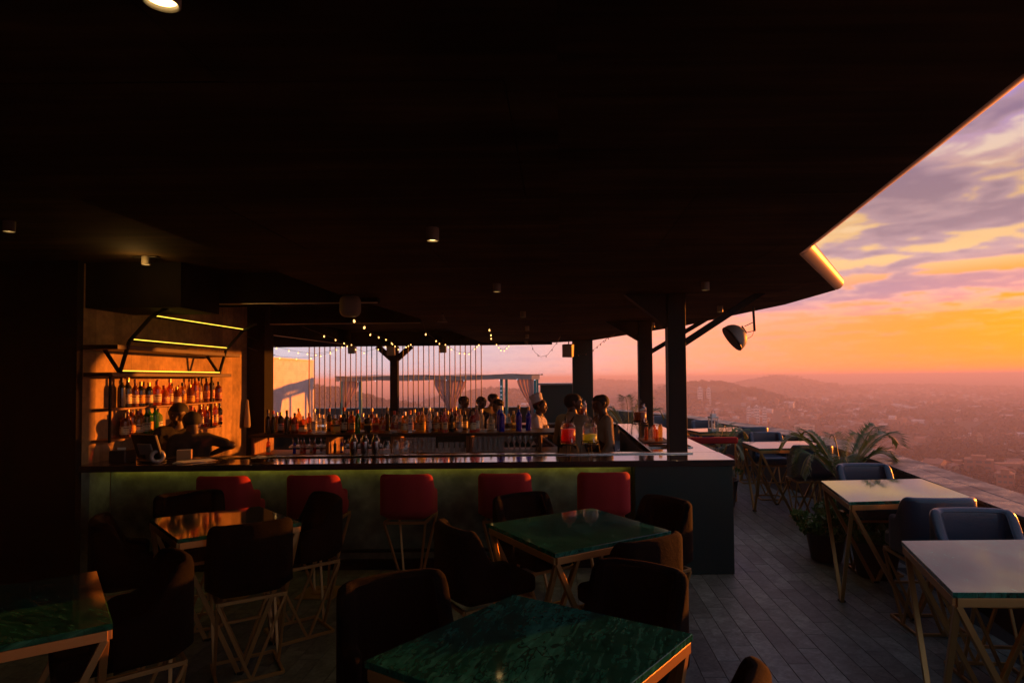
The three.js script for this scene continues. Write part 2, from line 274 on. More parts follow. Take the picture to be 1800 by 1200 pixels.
// ceiling, roof slab and rounded roof edge
const roofEdge = [[0.76, -3], [1.80, 4.67], [2.95, 6.66], [2.88, 7.97], [2.23, 11.01], [0.79, 15.16], [-0.14, 15.9]];
{
  const mainPoly = [...roofEdge, [-1.95, 15.7], [-2.1, 9.24], [-2.34, 6.67], [-2.48, -3]];
  const ceil = struct('ceiling', prism(P2(mainPoly), 2.83, 2.95), std({ color: rgb(0.012, 0.010, 0.008), roughness: 0.9 }));
  // plywood sheets that line the dropped ceiling, cut to its outline
  const inset = (p) => p;
  const sheets = [];
  const clip = (poly, x0, x1, d0, d1) => {
    const cut = (pts, inside, inter) => { const out = []; for (let i = 0; i < pts.length; i++) { const a = pts[i], b = pts[(i + 1) % pts.length]; const ia = inside(a), ib = inside(b); if (ia) out.push(a); if (ia !== ib) out.push(inter(a, b)); } return out; };
    const lx = (v) => (a, b) => { const f = (v - a[0]) / (b[0] - a[0]); return [v, mix(a[1], b[1], f)]; }, ly = (v) => (a, b) => { const f = (v - a[1]) / (b[1] - a[1]); return [mix(a[0], b[0], f), v]; };
    let p = cut(poly, (q) => q[0] >= x0, lx(x0)); if (p.length > 2) p = cut(p, (q) => q[0] <= x1, lx(x1)); if (p.length > 2) p = cut(p, (q) => q[1] >= d0, ly(d0)); if (p.length > 2) p = cut(p, (q) => q[1] <= d1, ly(d1));
    return p;
  };
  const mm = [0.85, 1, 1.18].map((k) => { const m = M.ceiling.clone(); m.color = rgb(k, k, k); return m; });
  for (let d = -3; d < 16; d += 1.22) for (let x = -2.6 - ((d * 1.3) % 2.44); x < 3; x += 2.44) {
    const p = clip(mainPoly, x + 0.002, x + 2.438, d + 0.002, d + 1.218); if (p.length < 3) continue;
    let ar = 0; p.forEach((a, i) => { const b = p[(i + 1) % p.length]; ar += a[0] * b[1] - b[0] * a[1]; }); if (Math.abs(ar) < 0.02) continue;
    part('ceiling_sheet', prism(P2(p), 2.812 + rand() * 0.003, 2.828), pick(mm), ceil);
  }
  const q = roofEdge.map(([x, d]) => [x - 0.5, Math.min(d, 15.4)]);
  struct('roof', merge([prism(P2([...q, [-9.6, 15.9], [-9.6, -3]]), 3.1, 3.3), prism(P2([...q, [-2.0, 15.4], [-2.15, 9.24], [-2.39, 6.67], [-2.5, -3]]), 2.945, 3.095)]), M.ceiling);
  const trimM = std({ color: rgb(0.30, 0.26, 0.20), roughness: 0.34, metalness: 0.35 });
  const t = thing('roof_edge_trim', 'rounded metal trim along the stepped roof edge, gilded by the sunset', 'trim');
  const rod = (a, b) => { const g = new THREE.CapsuleGeometry(0.085, Math.hypot(b[0] - a[0], b[1] - a[1]), 6, 14); g.rotateX(Math.PI / 2); g.rotateY(-Math.atan2(b[0] - a[0], b[1] - a[1])); g.translate((a[0] + b[0]) / 2, 2.90, -(a[1] + b[1]) / 2); return g; };
  part('trim_length', rod(roofEdge[0], roofEdge[1]), trimM, t); part('trim_length', rod([1.83, 4.72], roofEdge[2]), trimM, t);
}
// beams of the raised ceiling with pale metal strips
function beam(name, label, a, b, y0, y1, th, strip) {
  const t = thing(name, label, 'beam');
  part('beam_face', bar([a[0], (y0 + y1) / 2, -a[1]], [b[0], (y0 + y1) / 2, -b[1]], th, y1 - y0), M.black, t);
  if (strip) part('metal_strip', bar([a[0], y0 - 0.006, -a[1] + th / 2], [b[0], y0 - 0.006, -b[1] + th / 2], 0.02, 0.012), std({ color: rgb(0.5, 0.47, 0.42), roughness: 0.35, metalness: 0.4 }), t);
}
beam('ceiling_beam', 'black ceiling beam with a pale metal strip just behind the bar front', [-4.7, 6.95], [-2.02, 6.95], 2.765, 3.098, 0.1, true);
beam('ceiling_beam', 'black ceiling beam with metal strip over the back bar bottles', [-4.4, 9.5], [-2.12, 9.5], 2.77, 3.098, 0.08, true);
beam('ceiling_beam', 'slanting black side beam with metal strip left of the rod screen', [-5.5, 9.6], [-5.1, 15.1], 2.765, 3.098, 0.08, true);
beam('ceiling_beam', 'long black beam across the top of the rod screen', [-9.5, 15.55], [-0.2, 15.55], 2.745, 3.098, 0.12, false);
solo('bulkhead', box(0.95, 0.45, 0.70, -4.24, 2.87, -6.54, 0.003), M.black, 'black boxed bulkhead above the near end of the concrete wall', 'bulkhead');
for (const d of [7.8, 8.6]) beam('ceiling_joist', d < 8 ? 'thin dark ceiling joist nearer the wall shelves' : 'thin dark ceiling joist nearer the back bar', [-4.7, d], [-2.25, d], 2.93, 3.098, 0.05, false);
// walls
solo('bar_wall', box(0.2, 3.09, 3.3, -4.82, 1.545, -7.76, 0.003), M.concrete, 'board-marked concrete wall lit orange by the setting sun behind the bar shelves', 'wall');
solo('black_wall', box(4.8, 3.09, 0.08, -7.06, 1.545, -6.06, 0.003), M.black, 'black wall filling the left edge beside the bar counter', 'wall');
solo('added_side_wall', box(0.2, 3.09, 8.8, -9.5, 1.545, -1.45, 0.003), M.black, 'unseen black side wall added at far left to keep the covered terrace dark', 'wall');  // out of view; added to close off the left and keep the interior dark
solo('added_rear_wall', box(10.0, 3.09, 0.2, -4.4, 1.545, 2.9, 0.003), M.black, 'unseen black wall added behind the camera to shut light out of the terrace', 'wall');  // added behind the camera, never seen, to block light from the rear
// columns
function column(label, x0, x1, d, dep, y0, y1, mat = M.blackSteel) { const t = thing('column', label, 'column'); part('shaft', box(x1 - x0, y1 - y0, dep, (x0 + x1) / 2, (y0 + y1) / 2, -d - dep / 2, 0.006), mat, t); return t; }
function gusset(t, xa, ya, xb, d, dep) { const s = new THREE.Shape([new THREE.Vector2(xa, 2.825), new THREE.Vector2(xa, ya), new THREE.Vector2(xb, 2.825)]); const g = new THREE.ExtrudeGeometry(s, { depth: dep, bevelEnabled: false }); g.translate(0, 0, -d - dep); part('gusset', boxUV(g), M.blackSteel, t); }
{
  const t = column('slim black column rising from the bar counter corner with two braces', 1.175, 1.37, 6.8, 0.2, 0, 2.826);
  gusset(t, 1.174, 2.45, 0.70, 6.83, 0.14); part('brace', bar([1.36, 2.27, -6.9], [2.28, 2.86, -6.9], 0.09, 0.07), M.blackSteel, t);
  const u = column('slim black column behind the right end of the bar with two braces', 1.27, 1.49, 10.1, 0.2, 0, 2.826);
  gusset(u, 1.269, 2.5, 0.72, 10.13, 0.14); part('brace', bar([1.48, 2.32, -10.2], [2.42, 2.86, -10.2], 0.09, 0.07), M.blackSteel, u);
  column('broad dark teal column between the chef and the open skyline', 0.29, 0.78, 15.0, 0.4, 0, 2.826, M.teal);
  column('black column at the far end of the orange concrete wall', -4.74, -4.46, 9.42, 0.3, 0, 3.095, M.black);
  const v = column('black column with spreading top among the thin rods', -4.23, -4.04, 15.5, 0.16, 0, 2.74, M.black);
  for (const s of [-1, 1]) part('brace', bar([-4.135 + s * 0.06, 2.42, -15.57], [-4.135 + s * 0.42, 2.745, -15.57], 0.1, 0.13), M.black, v);
}
// screen of thin hanging rods
{
  const t = thing('rod_screen', 'screen of thin vertical metal rods across the back opening', 'screen');
  const g = new THREE.CylinderGeometry(0.0125, 0.0125, 2.74, 7); const m = std({ color: rgb(0.10, 0.075, 0.055), roughness: 0.4, metalness: 0.5 });
  for (let k = 0; k < 34; k++) { const x = -6.2 + k * 0.1285; if (x > -4.28 && x < -3.99) continue; const r = part('rod', g, m, t); r.position.set(x + (rand() - 0.5) * 0.012, 1.37, -15.42); r.rotation.z = (rand() - 0.5) * 0.004; }
}
// ───────────────────────── the bar: counter, back bar, wall shelves
function rectLight(w, h, color, intensity, pos, towards) { const l = new THREE.RectAreaLight(color, intensity, w, h); l.position.set(...pos); l.lookAt(...towards); return l; }
const ledColor = rgb(1, 0.58, 0.05);
{
  const t = thing('bar_counter', 'long bar counter with polished dark top and lit plaster front', 'bar counter');
  part('front_countertop', box(6.40, 0.062, 0.62, -1.52, 1.069, -6.38, 0.006), M.granite, t);
  part('side_countertop', box(0.69, 0.062, 4.24, 1.325, 1.0685, -8.815, 0.006), M.granite, t);
  part('far_countertop', box(7.0, 0.062, 0.5, -2.53, 1.069, -11.2, 0.006), M.granite, t);
  part('plaster_panel', box(5.28, 1.03, 0.06, -1.93, 0.52, -6.40, 0.004), M.plaster, t, 'mottled olive plaster front lit by a yellow strip');
  part('end_post', box(0.12, 1.03, 0.28, -4.64, 0.52, -6.24, 0.004), M.plaster, t);
  part('corner_block', box(0.95, 1.034, 0.58, 1.185, 0.521, -6.375, 0.005), M.teal, t, 'dark teal boxed corner of the counter');
  part('side_panel', box(0.06, 1.034, 4.2, 1.60, 0.521, -8.78, 0.004), M.teal, t);
  part('inner_panel', box(0.04, 1.0, 3.9, 1.02, 0.50, -8.75, 0.004), M.blackSteel, t);
  part('inner_front_panel', box(5.2, 1.0, 0.04, -1.95, 0.50, -6.60, 0.004), M.blackSteel, t);
  part('far_panel', box(6.95, 1.03, 0.05, -2.53, 0.52, -11.1, 0.004), M.teal, t);
  part('plinth', box(5.26, 0.1, 0.04, -1.93, 0.056, -6.345, 0.003), M.black, t);
  part('foot_rail', tube([[-4.5, 0.24, -6.16], [-2, 0.24, -6.16], [0.66, 0.24, -6.16]], 0.018, 8, 8), M.blackSteel, t);
  part('drip_tray', box(6.0, 0.012, 0.12, -1.62, 1.107, -6.63, 0.003), M.steel, t);
  part('side_drip_tray', box(0.5, 0.01, 0.3, 1.25, 1.106, -6.98 - 0.3, 0.003), M.steel, t);
  for (let k = 0; k < 12; k++) part('tray_rib', box(0.46, 0.006, 0.008, 1.25, 1.113, -7.15 - k * 0.022, 0.001), M.blackSteel, t);
  const led = part('led_strip', box(5.2, 0.012, 0.014, -1.94, 1.028, -6.325, 0.002), M.led, t);
  for (const x of [-3.25, -0.62]) { const l = rectLight(2.55, 0.02, ledColor, 0.5, [x, 1.018, -6.325], [x, 0, -6.36]); l.name = 'counter_led_light'; t.add(l); }
}
{
  const t = thing('back_bar', 'wooden back bar unit with open cubbies for glassware', 'back bar');
  const D0 = 8.3, DEP = 0.62, zc = -D0 - DEP / 2;
  part('top_board', box(4.10, 0.035, 0.72, -2.08, 1.175, zc - 0.02, 0.004), M.darkwood, t);
  part('bottom_board', box(4.06, 0.03, DEP, -2.08, 0.915, zc, 0.004), M.wood, t);
  for (const x of [-4.085, -3.1, -2.24, -1.245, -0.285]) part('divider', box(0.03, 0.225, DEP - 0.03, x, 1.043, zc + 0.012, 0.003), M.wood, t);
  part('base_cabinet', box(4.0, 0.89, 0.56, -2.08, 0.45, zc, 0.005), M.blackSteel, t);
  part('end_ledge', box(0.30, 0.03, 0.6, 0.09, 1.13, zc, 0.004), M.steel, t); part('end_cabinet', box(0.28, 1.1, 0.5, 0.09, 0.553, zc, 0.004), M.blackSteel, t);
}
// wall shelves with bent arms and light strips
const SH = { front: -4.53, back: -4.72 };
function wallBoard(label, y, z0, z1, dep, th, mat) { const t = thing('wall_shelf', label, 'shelf'); part('board', box(dep, th, z1 - z0, SH.back + dep / 2 + 0.001, y, -(z0 + z1) / 2, 0.003), mat, t); return t; }
{
  const a = wallBoard('topmost dark shelf board on the orange wall, empty', 2.255, 6.15, 8.5, 0.36, 0.045, M.darkwood);
  const b = wallBoard('second dark shelf board on the orange wall, just above the bottles', 1.985, 6.18, 8.42, 0.29, 0.04, M.darkwood);
  const c = wallBoard('lit shelf carrying the upper row of bottles on the orange wall', 1.63, 6.3, 8.35, 0.20, 0.022, M.wood);
  const d = wallBoard('lit shelf carrying the lower row of bottles on the orange wall', 1.315, 6.3, 8.35, 0.20, 0.022, M.wood);
  const fr = thing('shelf_frame', 'bent black steel frame with three glowing light strips above the bottle shelves', 'frame');
  for (const z of [6.3, 8.13]) {
    const pts = [[-4.44, 2.0], [-4.35, 2.315], [-4.14, 2.555], [-3.96, 2.655]];
    for (let i = 0; i + 1 < pts.length; i++) part('arm', bar([pts[i][0], pts[i][1], -z], [pts[i + 1][0], pts[i + 1][1], -z], 0.025, 0.03), M.blackSteel, fr);
    part('arm', bar([-4.44, 2.0, -z], [-4.60, 2.24, -z], 0.025, 0.03), M.blackSteel, fr);
    part('upright', bar([-4.535, 1.30, -z], [-4.535, 1.97, -z], 0.02, 0.02), M.blackSteel, fr);
  }
  for (const [x, y] of [[-4.425, 2.012], [-4.335, 2.33], [-4.125, 2.57]]) {
    part('light_strip', box(0.009, 0.009, 1.80, x, y + 0.010, -7.215, 0.003), M.led, fr);
    const l = rectLight(1.8, 0.02, ledColor, 0.5, [x + 0.012, y + 0.012, -7.215], [x + 1, y + 0.3, -7.215]); l.name = 'shelf_strip_light'; fr.add(l);
    part('strip_carrier', bar([x - 0.004, y - 0.006, -6.3], [x - 0.004, y - 0.006, -8.13], 0.022, 0.02), M.blackSteel, fr);
  }
}
// ───────────────────────── bottles
const bp = {                                                      // profiles [radius, height] in metres
  wine: [[0, 0], [0.036, 0], [0.0375, 0.006], [0.0375, 0.185], [0.034, 0.207], [0.02, 0.226], [0.0145, 0.24], [0.0140, 0.298], [0.0155, 0.30], [0.0155, 0.312], [0, 0.312]],
  spirit: [[0, 0], [0.041, 0], [0.043, 0.006], [0.043, 0.17], [0.037, 0.194], [0.02, 0.208], [0.0155, 0.216], [0.0155, 0.262], [0, 0.262]],
  squat: [[0, 0], [0.05, 0], [0.053, 0.01], [0.055, 0.07], [0.052, 0.13], [0.036, 0.155], [0.018, 0.168], [0.016, 0.215], [0, 0.215]],
  tall: [[0, 0], [0.034, 0], [0.036, 0.006], [0.036, 0.21], [0.028, 0.235], [0.016, 0.25], [0.0145, 0.31], [0, 0.31]],
  square: [[0, 0], [0.045, 0], [0.046, 0.005], [0.046, 0.165], [0.041, 0.18], [0.019, 0.188], [0.0165, 0.20], [0.0165, 0.232], [0, 0.232]],
};
const bGeo = {}, lGeo = {}, cGeo = {};
for (const k in bp) {
  const four = k === 'square'; let g = lathe(bp[k], four ? 24 : 18);
  if (four) { const p = g.attributes.position; for (let i = 0; i < p.count; i++) { const x = p.getX(i), z = p.getZ(i), r = Math.hypot(x, z); if (r > 0.03) { const m = Math.max(Math.abs(x), Math.abs(z)) / r, s = Math.min(1.16, 1 / m) * 0.93; p.setX(i, x * s); p.setZ(i, z * s); } } g.computeVertexNormals(); }
  bGeo[k] = g; const R = bp[k][3][0], H = bp[k][bp[k].length - 1][1];
  const lr = R * 1.012 + 0.0006, y0 = bp[k][3][1] * 0.2, y1 = bp[k][3][1] * (k === 'squat' ? 1.25 : 0.72);
  lGeo[k] = four ? box(R * 1.86 + 0.004, y1 - y0, R * 1.86 + 0.004, 0, (y0 + y1) / 2, 0, 0.004) : new THREE.CylinderGeometry(lr + 0.0008, lr + 0.0008, y1 - y0, 18, 1, true).translate(0, (y0 + y1) / 2, 0);
  cGeo[k] = new THREE.CylinderGeometry(0.0172, 0.0172, 0.045, 14).translate(0, H - 0.018, 0);
}
const glassM = (r, g, b, t = 0.75) => phy({ color: rgb(r, g, b), roughness: 0.05, transmission: t, thickness: 0, ior: 1.5 });
const BG = { dark: glassM(0.03, 0.035, 0.02, 0.35), green: glassM(0.05, 0.30, 0.05, 0.7), amber: glassM(0.75, 0.26, 0.04), gold: glassM(0.85, 0.55, 0.14), clear: glassM(0.9, 0.9, 0.88, 0.85), red: glassM(0.6, 0.04, 0.04), pink: glassM(0.85, 0.35, 0.33), brown: glassM(0.32, 0.10, 0.03, 0.6), blue: glassM(0.010, 0.02, 0.55, 0.45), lime: glassM(0.35, 0.6, 0.12) };
const labelTex = (k, base, ink, ink2) => { const c = document.createElement('canvas'); c.width = 128; c.height = 64; const x = c.getContext('2d'); x.fillStyle = base; x.fillRect(0, 0, 128, 64); x.fillStyle = ink; for (let i = 0; i < 3; i++) { x.fillRect(6 + i * 43, 10, 30, 9); x.fillStyle = ink2; x.fillRect(10 + i * 43, 25, 22, 4); x.fillRect(8 + i * 43, 34, 26, 3); x.fillRect(12 + i * 43, 42, 18, 3); x.fillStyle = ink; } x.fillRect(0, 54, 128, 4); x.fillRect(0, 3, 128, 2); const t = new THREE.CanvasTexture(c); t.colorSpace = THREE.SRGBColorSpace; return t; };
const LM = { cream: ['#d8c9a4', '#5a2a18', '#7d6a4c'], white: ['#dcd8cf', '#22345a', '#777'], black: ['#17120f', '#b8913e', '#6d5a34'], red: ['#8e1d18', '#e3c88a', '#d9d0c0'], yellow: ['#c9942b', '#47200f', '#5c3a16'], blue: ['#22335e', '#d9d2c2', '#aab'] };
for (const k in LM) LM[k] = std({ map: labelTex(k, ...LM[k]), roughness: 0.6, side: THREE.DoubleSide });
const CM = { black: std({ color: rgb(0.02, 0.02, 0.02), roughness: 0.4 }), red: std({ color: rgb(0.4, 0.03, 0.02), roughness: 0.4 }), gold: std({ color: rgb(0.6, 0.4, 0.14), roughness: 0.35, metalness: 0.7 }), white: std({ color: rgb(0.7, 0.69, 0.66), roughness: 0.5 }), cork: std({ color: rgb(0.42, 0.26, 0.14), roughness: 0.8 }), silver: M.steel };
const GLASSWORD = { dark: 'dark glass', green: 'green glass', amber: 'amber', gold: 'golden', clear: 'clear glass', red: 'red', pink: 'pink', brown: 'brown', blue: 'cobalt blue', lime: 'lime green' };
const SHAPEWORD = { wine: 'wine-shaped bottle', spirit: 'spirit bottle', squat: 'squat round bottle', tall: 'tall slim bottle', square: 'square bottle' };
function bottle(shape, glass, lab, cap, pos, label, group, s = 1) {
  const o = thing('bottle', label, 'bottle', pos, rand() * 6.28, group); o.scale.setScalar(s);
  part('glass_body', bGeo[shape], BG[glass], o); if (lab) part('paper_label', lGeo[shape], LM[lab], o); part('cap', cGeo[shape], CM[cap], o);
  return o;
}
const capW = { black: 'black', red: 'red', gold: 'gold', white: 'white', cork: 'cork', silver: 'silver' };
// upper row on the wall
{
  const rowA = [[213, 'tall dark -'], [224, 'wine dark cream'], [236, 'wine brown cream'], [248, 'spirit dark yellow'], [262, 'spirit dark cream'], [275, 'spirit amber cream'], [287, 'squat amber red'], [298, 'wine amber cream'], [311, 'squat brown cream'], [322, 'spirit gold yellow'], [333, 'squat brown yellow'], [343, 'tall amber red'], [351, 'wine gold cream'], [362, 'tall brown red'], [372, 'tall dark red'], [382, 'spirit brown red']];
  rowA.forEach(([px, k], i) => { const [s, g, l] = k.split(' '); const x = -4.615, d = 1100 * 4.615 / (985 - px); const cap = pick(['black', 'gold', 'red', 'cork']); bottle(s, g, l === '-' ? null : l, cap, [x + (rand() - 0.5) * 0.03, 1.642, -d], `${GLASSWORD[g]} ${SHAPEWORD[s]}, ${nth(i)} on the upper wall shelf`, 'bottles on the wall shelves', rr(0.93, 1.04)); });
  const rowB = [[217, 'spirit brown cream'], [226, 'wine brown red'], [233, 'tall amber yellow'], [241, 'spirit gold cream'], [247, 'wine amber cream'], [256, 'wine green cream'], [263, 'wine green yellow'], [271, 'tall green -'], [280, 'spirit lime white'], [317, 'wine clear cream'], [325, 'tall gold cream'], [335, 'spirit gold cream'], [345, 'squat clear white'], [353, 'wine brown cream'], [361, 'spirit amber red'], [369, 'wine brown yellow'], [377, 'tall amber cream'], [384, 'wine dark red']];
  rowB.forEach(([px, k], i) => { const [s, g, l] = k.split(' '); const d = 1100 * 4.615 / (985 - px); const cap = pick(['black', 'gold', 'red', 'cork']); bottle(s, g, l === '-' ? null : l, cap, [-4.615 + (rand() - 0.5) * 0.03, 1.327, -d], `${GLASSWORD[g]} ${SHAPEWORD[s]}, ${nth(i)} on the lower wall shelf`, 'bottles on the wall shelves', rr(0.93, 1.04)); });
}
// row on the back bar
{
  const row = [[470.6, 'wine dark - black'], [479.7, 'wine dark - red'], [493, 'spirit dark white gold'], [504, 'wine dark - black'], [518, 'spirit brown cream black'], [525, 'tall gold yellow gold'], [533, 'square amber cream silver'], [552, 'tall clear white silver'], [567, 'squat clear - silver'], [589, 'square gold yellow silver'], [604, 'wine dark cream red'], [618, 'spirit amber cream black'], [628, 'tall green - red'], [646, 'square dark black black'], [660, 'square amber red white'], [671, 'spirit amber red black'], [693, 'spirit clear red red'], [701, 'spirit clear white black'], [711, 'spirit gold cream silver'], [720, 'spirit clear white red'], [735, 'spirit gold cream red'], [742, 'wine gold yellow black'], [754, 'tall clear white silver'], [767, 'spirit gold cream white'], [781, 'wine pink cream cork'], [793, 'wine dark black red'], [807, 'spirit clear white cork'], [830, 'spirit red cream cork'], [837, 'wine pink white cork'], [877, 'tall blue - cork'], [881, 'wine blue - silver'], [911, 'wine blue - cork'], [928, 'wine blue - cork']];
  row.forEach(([px, k], i) => { const [s, g, l, c] = k.split(' '); const d = 8.52 + ((i % 3) - 1) * 0.09, x = (px - 985) * d / 1100 - 0.01 * 0; bottle(s, g, l === '-' ? null : l, c, [x, 1.1935, -d], `${capW[c]}-capped ${GLASSWORD[g]} ${SHAPEWORD[s]}, ${nth(i)} on the back bar`, 'bottles on the back bar', rr(0.97, 1.12)); });
}
{
  const back = [[486, 'spirit brown'], [511, 'squat dark'], [543, 'spirit amber'], [560, 'spirit clear'], [578, 'wine dark'], [597, 'squat amber'], [611, 'spirit dark'], [637, 'spirit clear'], [653, 'wine brown'], [680, 'wine dark'], [706, 'squat gold'], [728, 'wine clear'], [748, 'spirit amber'], [760, 'wine dark'], [774, 'spirit red'], [786, 'spirit gold'], [800, 'wine brown'], [816, 'spirit dark'], [846, 'wine clear'], [862, 'squat clear'], [893, 'squat clear'], [902, 'spirit gold']];
  back.forEach(([px, k], i) => { const [s, g] = k.split(' '), d = 8.80; bottle(s, g, i % 3 ? pick(['cream', 'white', 'yellow', 'black']) : null, pick(['black', 'gold', 'silver', 'red']), [(px - 985) * d / 1100, 1.1935, -d], `${GLASSWORD[g]} ${SHAPEWORD[s]}, ${nth(i)} in the back bar rear row`, 'bottles on the back bar', rr(0.9, 1.05)); });
}
// ───────────────────────── glassware in the cubbies and on the counter
const wineGlass = lathe([[0, 0], [0.034, 0], [0.034, 0.002], [0.005, 0.006], [0.004, 0.075], [0.012, 0.084], [0.034, 0.115], [0.037, 0.145], [0.031, 0.178], [0.0298, 0.178], [0.0355, 0.145], [0.033, 0.117], [0.011, 0.087], [0, 0.085]], 16);
const coupe = lathe([[0, 0], [0.034, 0], [0.034, 0.002], [0.005, 0.006], [0.004, 0.09], [0.02, 0.098], [0.05, 0.125], [0.052, 0.14], [0.051, 0.14], [0.049, 0.126], [0.02, 0.1], [0, 0.098]], 16);
const tumbler = lathe([[0, 0], [0.028, 0], [0.030, 0.004], [0.034, 0.13], [0.0325, 0.13], [0.0285, 0.008], [0, 0.008]], 16);
const shot = lathe([[0, 0], [0.02, 0], [0.026, 0.06], [0.0245, 0.06], [0.019, 0.008], [0, 0.008]], 14);
function glassware(name, geo, pos, label, cat, group, flip, size = 1) { const m = solo(name, geo, M.barGlass, label, cat, group); m.position.set(...pos); m.scale.setScalar(size); if (flip) m.rotation.x = Math.PI; return m; }
for (let k = 0; k < 7; k++) for (const r of [0, 1]) glassware('wine_glass', wineGlass, [-0.79 + k * 0.076, 0.931, -8.46 - r * 0.14], 'stemmed wine glass standing in the right-hand back bar cubby', 'wine glass', 'wine glasses in the right cubby', false, 1.2);
for (let k = 0; k < 6; k++) for (const r of [0, 1]) glassware('highball_glass', tumbler, [-1.16 + k * 0.068, 0.931, -8.42 - r * 0.12], 'straight highball glass in the cubby beside the wine glasses', 'glass', 'highball glasses in the back bar', false, 1.5);
for (let k = 0; k < 8; k++) for (const r of [0, 1]) for (const y of [0, 1, 2]) glassware('shot_glass', shot, [-2.14 + k * 0.06, 0.931 + y * 0.066, -8.4 - r * 0.09], 'small tumbler stacked in three layers in the middle cubby', 'glass', 'stacked tumblers in the middle cubby');
for (let k = 0; k < 5; k++) glassware('beer_mug', tumbler, [-1.62 + k * 0.074, 0.931, -8.42], 'low glass in a row right of the stacked tumblers', 'glass', 'low glasses in the middle cubby', false, 1.0);
for (let k = 0; k < 7; k++) glassware('coupe_glass', coupe, [-3.60 + k * 0.075, 1.152, -8.42], 'coupe glass hanging upside down under the back bar top, left cubby', 'glass', 'hanging coupe glasses, left cubby', true);
for (let k = 0; k < 6; k++) glassware('coupe_glass', coupe, [-2.86 + k * 0.085, 1.152, -8.42], 'coupe glass hanging upside down above the shakers', 'glass', 'hanging coupe glasses above the shakers', true);
{
  const mixers = ['blue', 'amber', 'red', 'gold', 'red', 'clear', 'clear', 'dark', 'dark', 'blue', 'clear', 'amber'];
  mixers.forEach((g, i) => bottle('tall', g, i % 2 ? 'white' : null, i % 3 ? 'silver' : 'black', [-3.58 + i * 0.068, 0.931, -8.42 - (i % 2) * 0.06], `small ${GLASSWORD[g]} mixer bottle ${nth(i)} in the left back bar cubby`, 'mixer bottles in the left cubby', 0.55));
  const shaker = lathe([[0, 0], [0.036, 0], [0.044, 0.14], [0.044, 0.146], [0.028, 0.185], [0.02, 0.19], [0.02, 0.215], [0, 0.22]], 18);
  for (let k = 0; k < 3; k++) { const m = solo('cocktail_shaker', shaker, M.steel, `steel cocktail shaker, ${nth(k)} of three on the counter's drip tray`, 'shaker', 'steel shakers'); m.position.set(-2.19 + k * 0.115, 1.114, -6.62); }
  const jar = lathe([[0, 0], [0.04, 0], [0.045, 0.01], [0.045, 0.10], [0.03, 0.13], [0.03, 0.15], [0.028, 0.15], [0.028, 0.13], [0.042, 0.1], [0.042, 0.012], [0, 0.012]], 16);
  for (let k = 0; k < 3; k++) { const m = solo('glass_jar', jar, M.glass, `squat glass jar ${['nearest the shakers', 'second from the shakers', 'third from the shakers'][k]} on the drip tray`, 'jar', 'jars by the shakers'); m.position.set(-1.84 + k * 0.1, 1.114, -6.62); }
  bottle('wine', 'amber', 'cream', 'red', [-3.92, 0.931, -8.40], 'lone amber bottle in front of the sunlit end of the back bar', null, 0.72);
}
// juice dispensers
function dispenser(pos, liquid, fill, label, s = 1) {
  const o = thing('juice_dispenser', label, 'dispenser', pos, 0.3, 'juice dispensers on the bar'); o.scale.setScalar(s);
  const ring = (r, y) => new THREE.TorusGeometry(r, 0.005, 6, 24).rotateX(Math.PI / 2).translate(0, y, 0);
  part('wire_stand', merge([ring(0.085, 0.10), ring(0.085, 0.135), ...[0, 1, 2, 3].map((k) => { const a = k * Math.PI / 2 + 0.5; return bar([Math.cos(a) * 0.085, 0.135, Math.sin(a) * 0.085], [Math.cos(a) * 0.105, 0.0, Math.sin(a) * 0.105], 0.007); })]), M.blackSteel, o);
  const y = 0.106; part('jar', lathe([[0, y], [0.07, y], [0.078, y + 0.012], [0.078, y + 0.17], [0.07, y + 0.19], [0.056, y + 0.2], [0.056, y + 0.215], [0.053, y + 0.215], [0.053, y + 0.2], [0.067, y + 0.187], [0.075, y + 0.17], [0.075, y + 0.014], [0, y + 0.012]], 26), M.glass, o);
  part('juice', lathe([[0, y + 0.013], [0.0735, y + 0.015], [0.0735, y + 0.013 + 0.16 * fill], [0, y + 0.013 + 0.16 * fill]], 26), liquid, o);
  part('lid', lathe([[0, y + 0.238], [0.012, y + 0.24], [0.02, y + 0.255], [0.014, y + 0.272], [0, y + 0.275], [0, y + 0.238], [0.012, y + 0.236], [0.06, y + 0.228], [0.062, y + 0.216], [0, y + 0.216]].slice(5).concat([]), 22), M.glass, o);
  part('lid_knob', lathe([[0, y + 0.236], [0.012, y + 0.238], [0.021, y + 0.256], [0.014, y + 0.274], [0, y + 0.277]], 14), M.glass, o);
  const tap = part('tap', new THREE.CylinderGeometry(0.008, 0.008, 0.05, 8).rotateX(Math.PI / 2).translate(0, y + 0.03, 0.1), M.steel, o); part('tap_lever', box(0.012, 0.03, 0.006, 0, y + 0.05, 0.115, 0.001), M.steel, tap);
}
const juice = (r, g, b) => phy({ color: rgb(r, g, b), roughness: 0.4, transmission: 0.55, thickness: 0 });
dispenser([0.075, 1.1135, -6.55], juice(0.85, 0.03, 0.03), 0.86, 'glass dispenser of bright red juice on the bar front', 1.0);
dispenser([0.30, 1.1135, -6.56], juice(0.70, 0.85, 0.16), 0.52, 'half-empty glass dispenser of yellow-green juice on the bar front', 1.0);
dispenser([0.37, 1.10, -11.15], juice(0.30, 0.05, 0.02), 0.7, 'glass dispenser of dark tea behind the two bartenders', 1.2);
dispenser([1.16, 1.10, -9.2], juice(0.20, 0.03, 0.015), 0.75, 'glass dispenser of dark red drink on the side counter', 1.25);
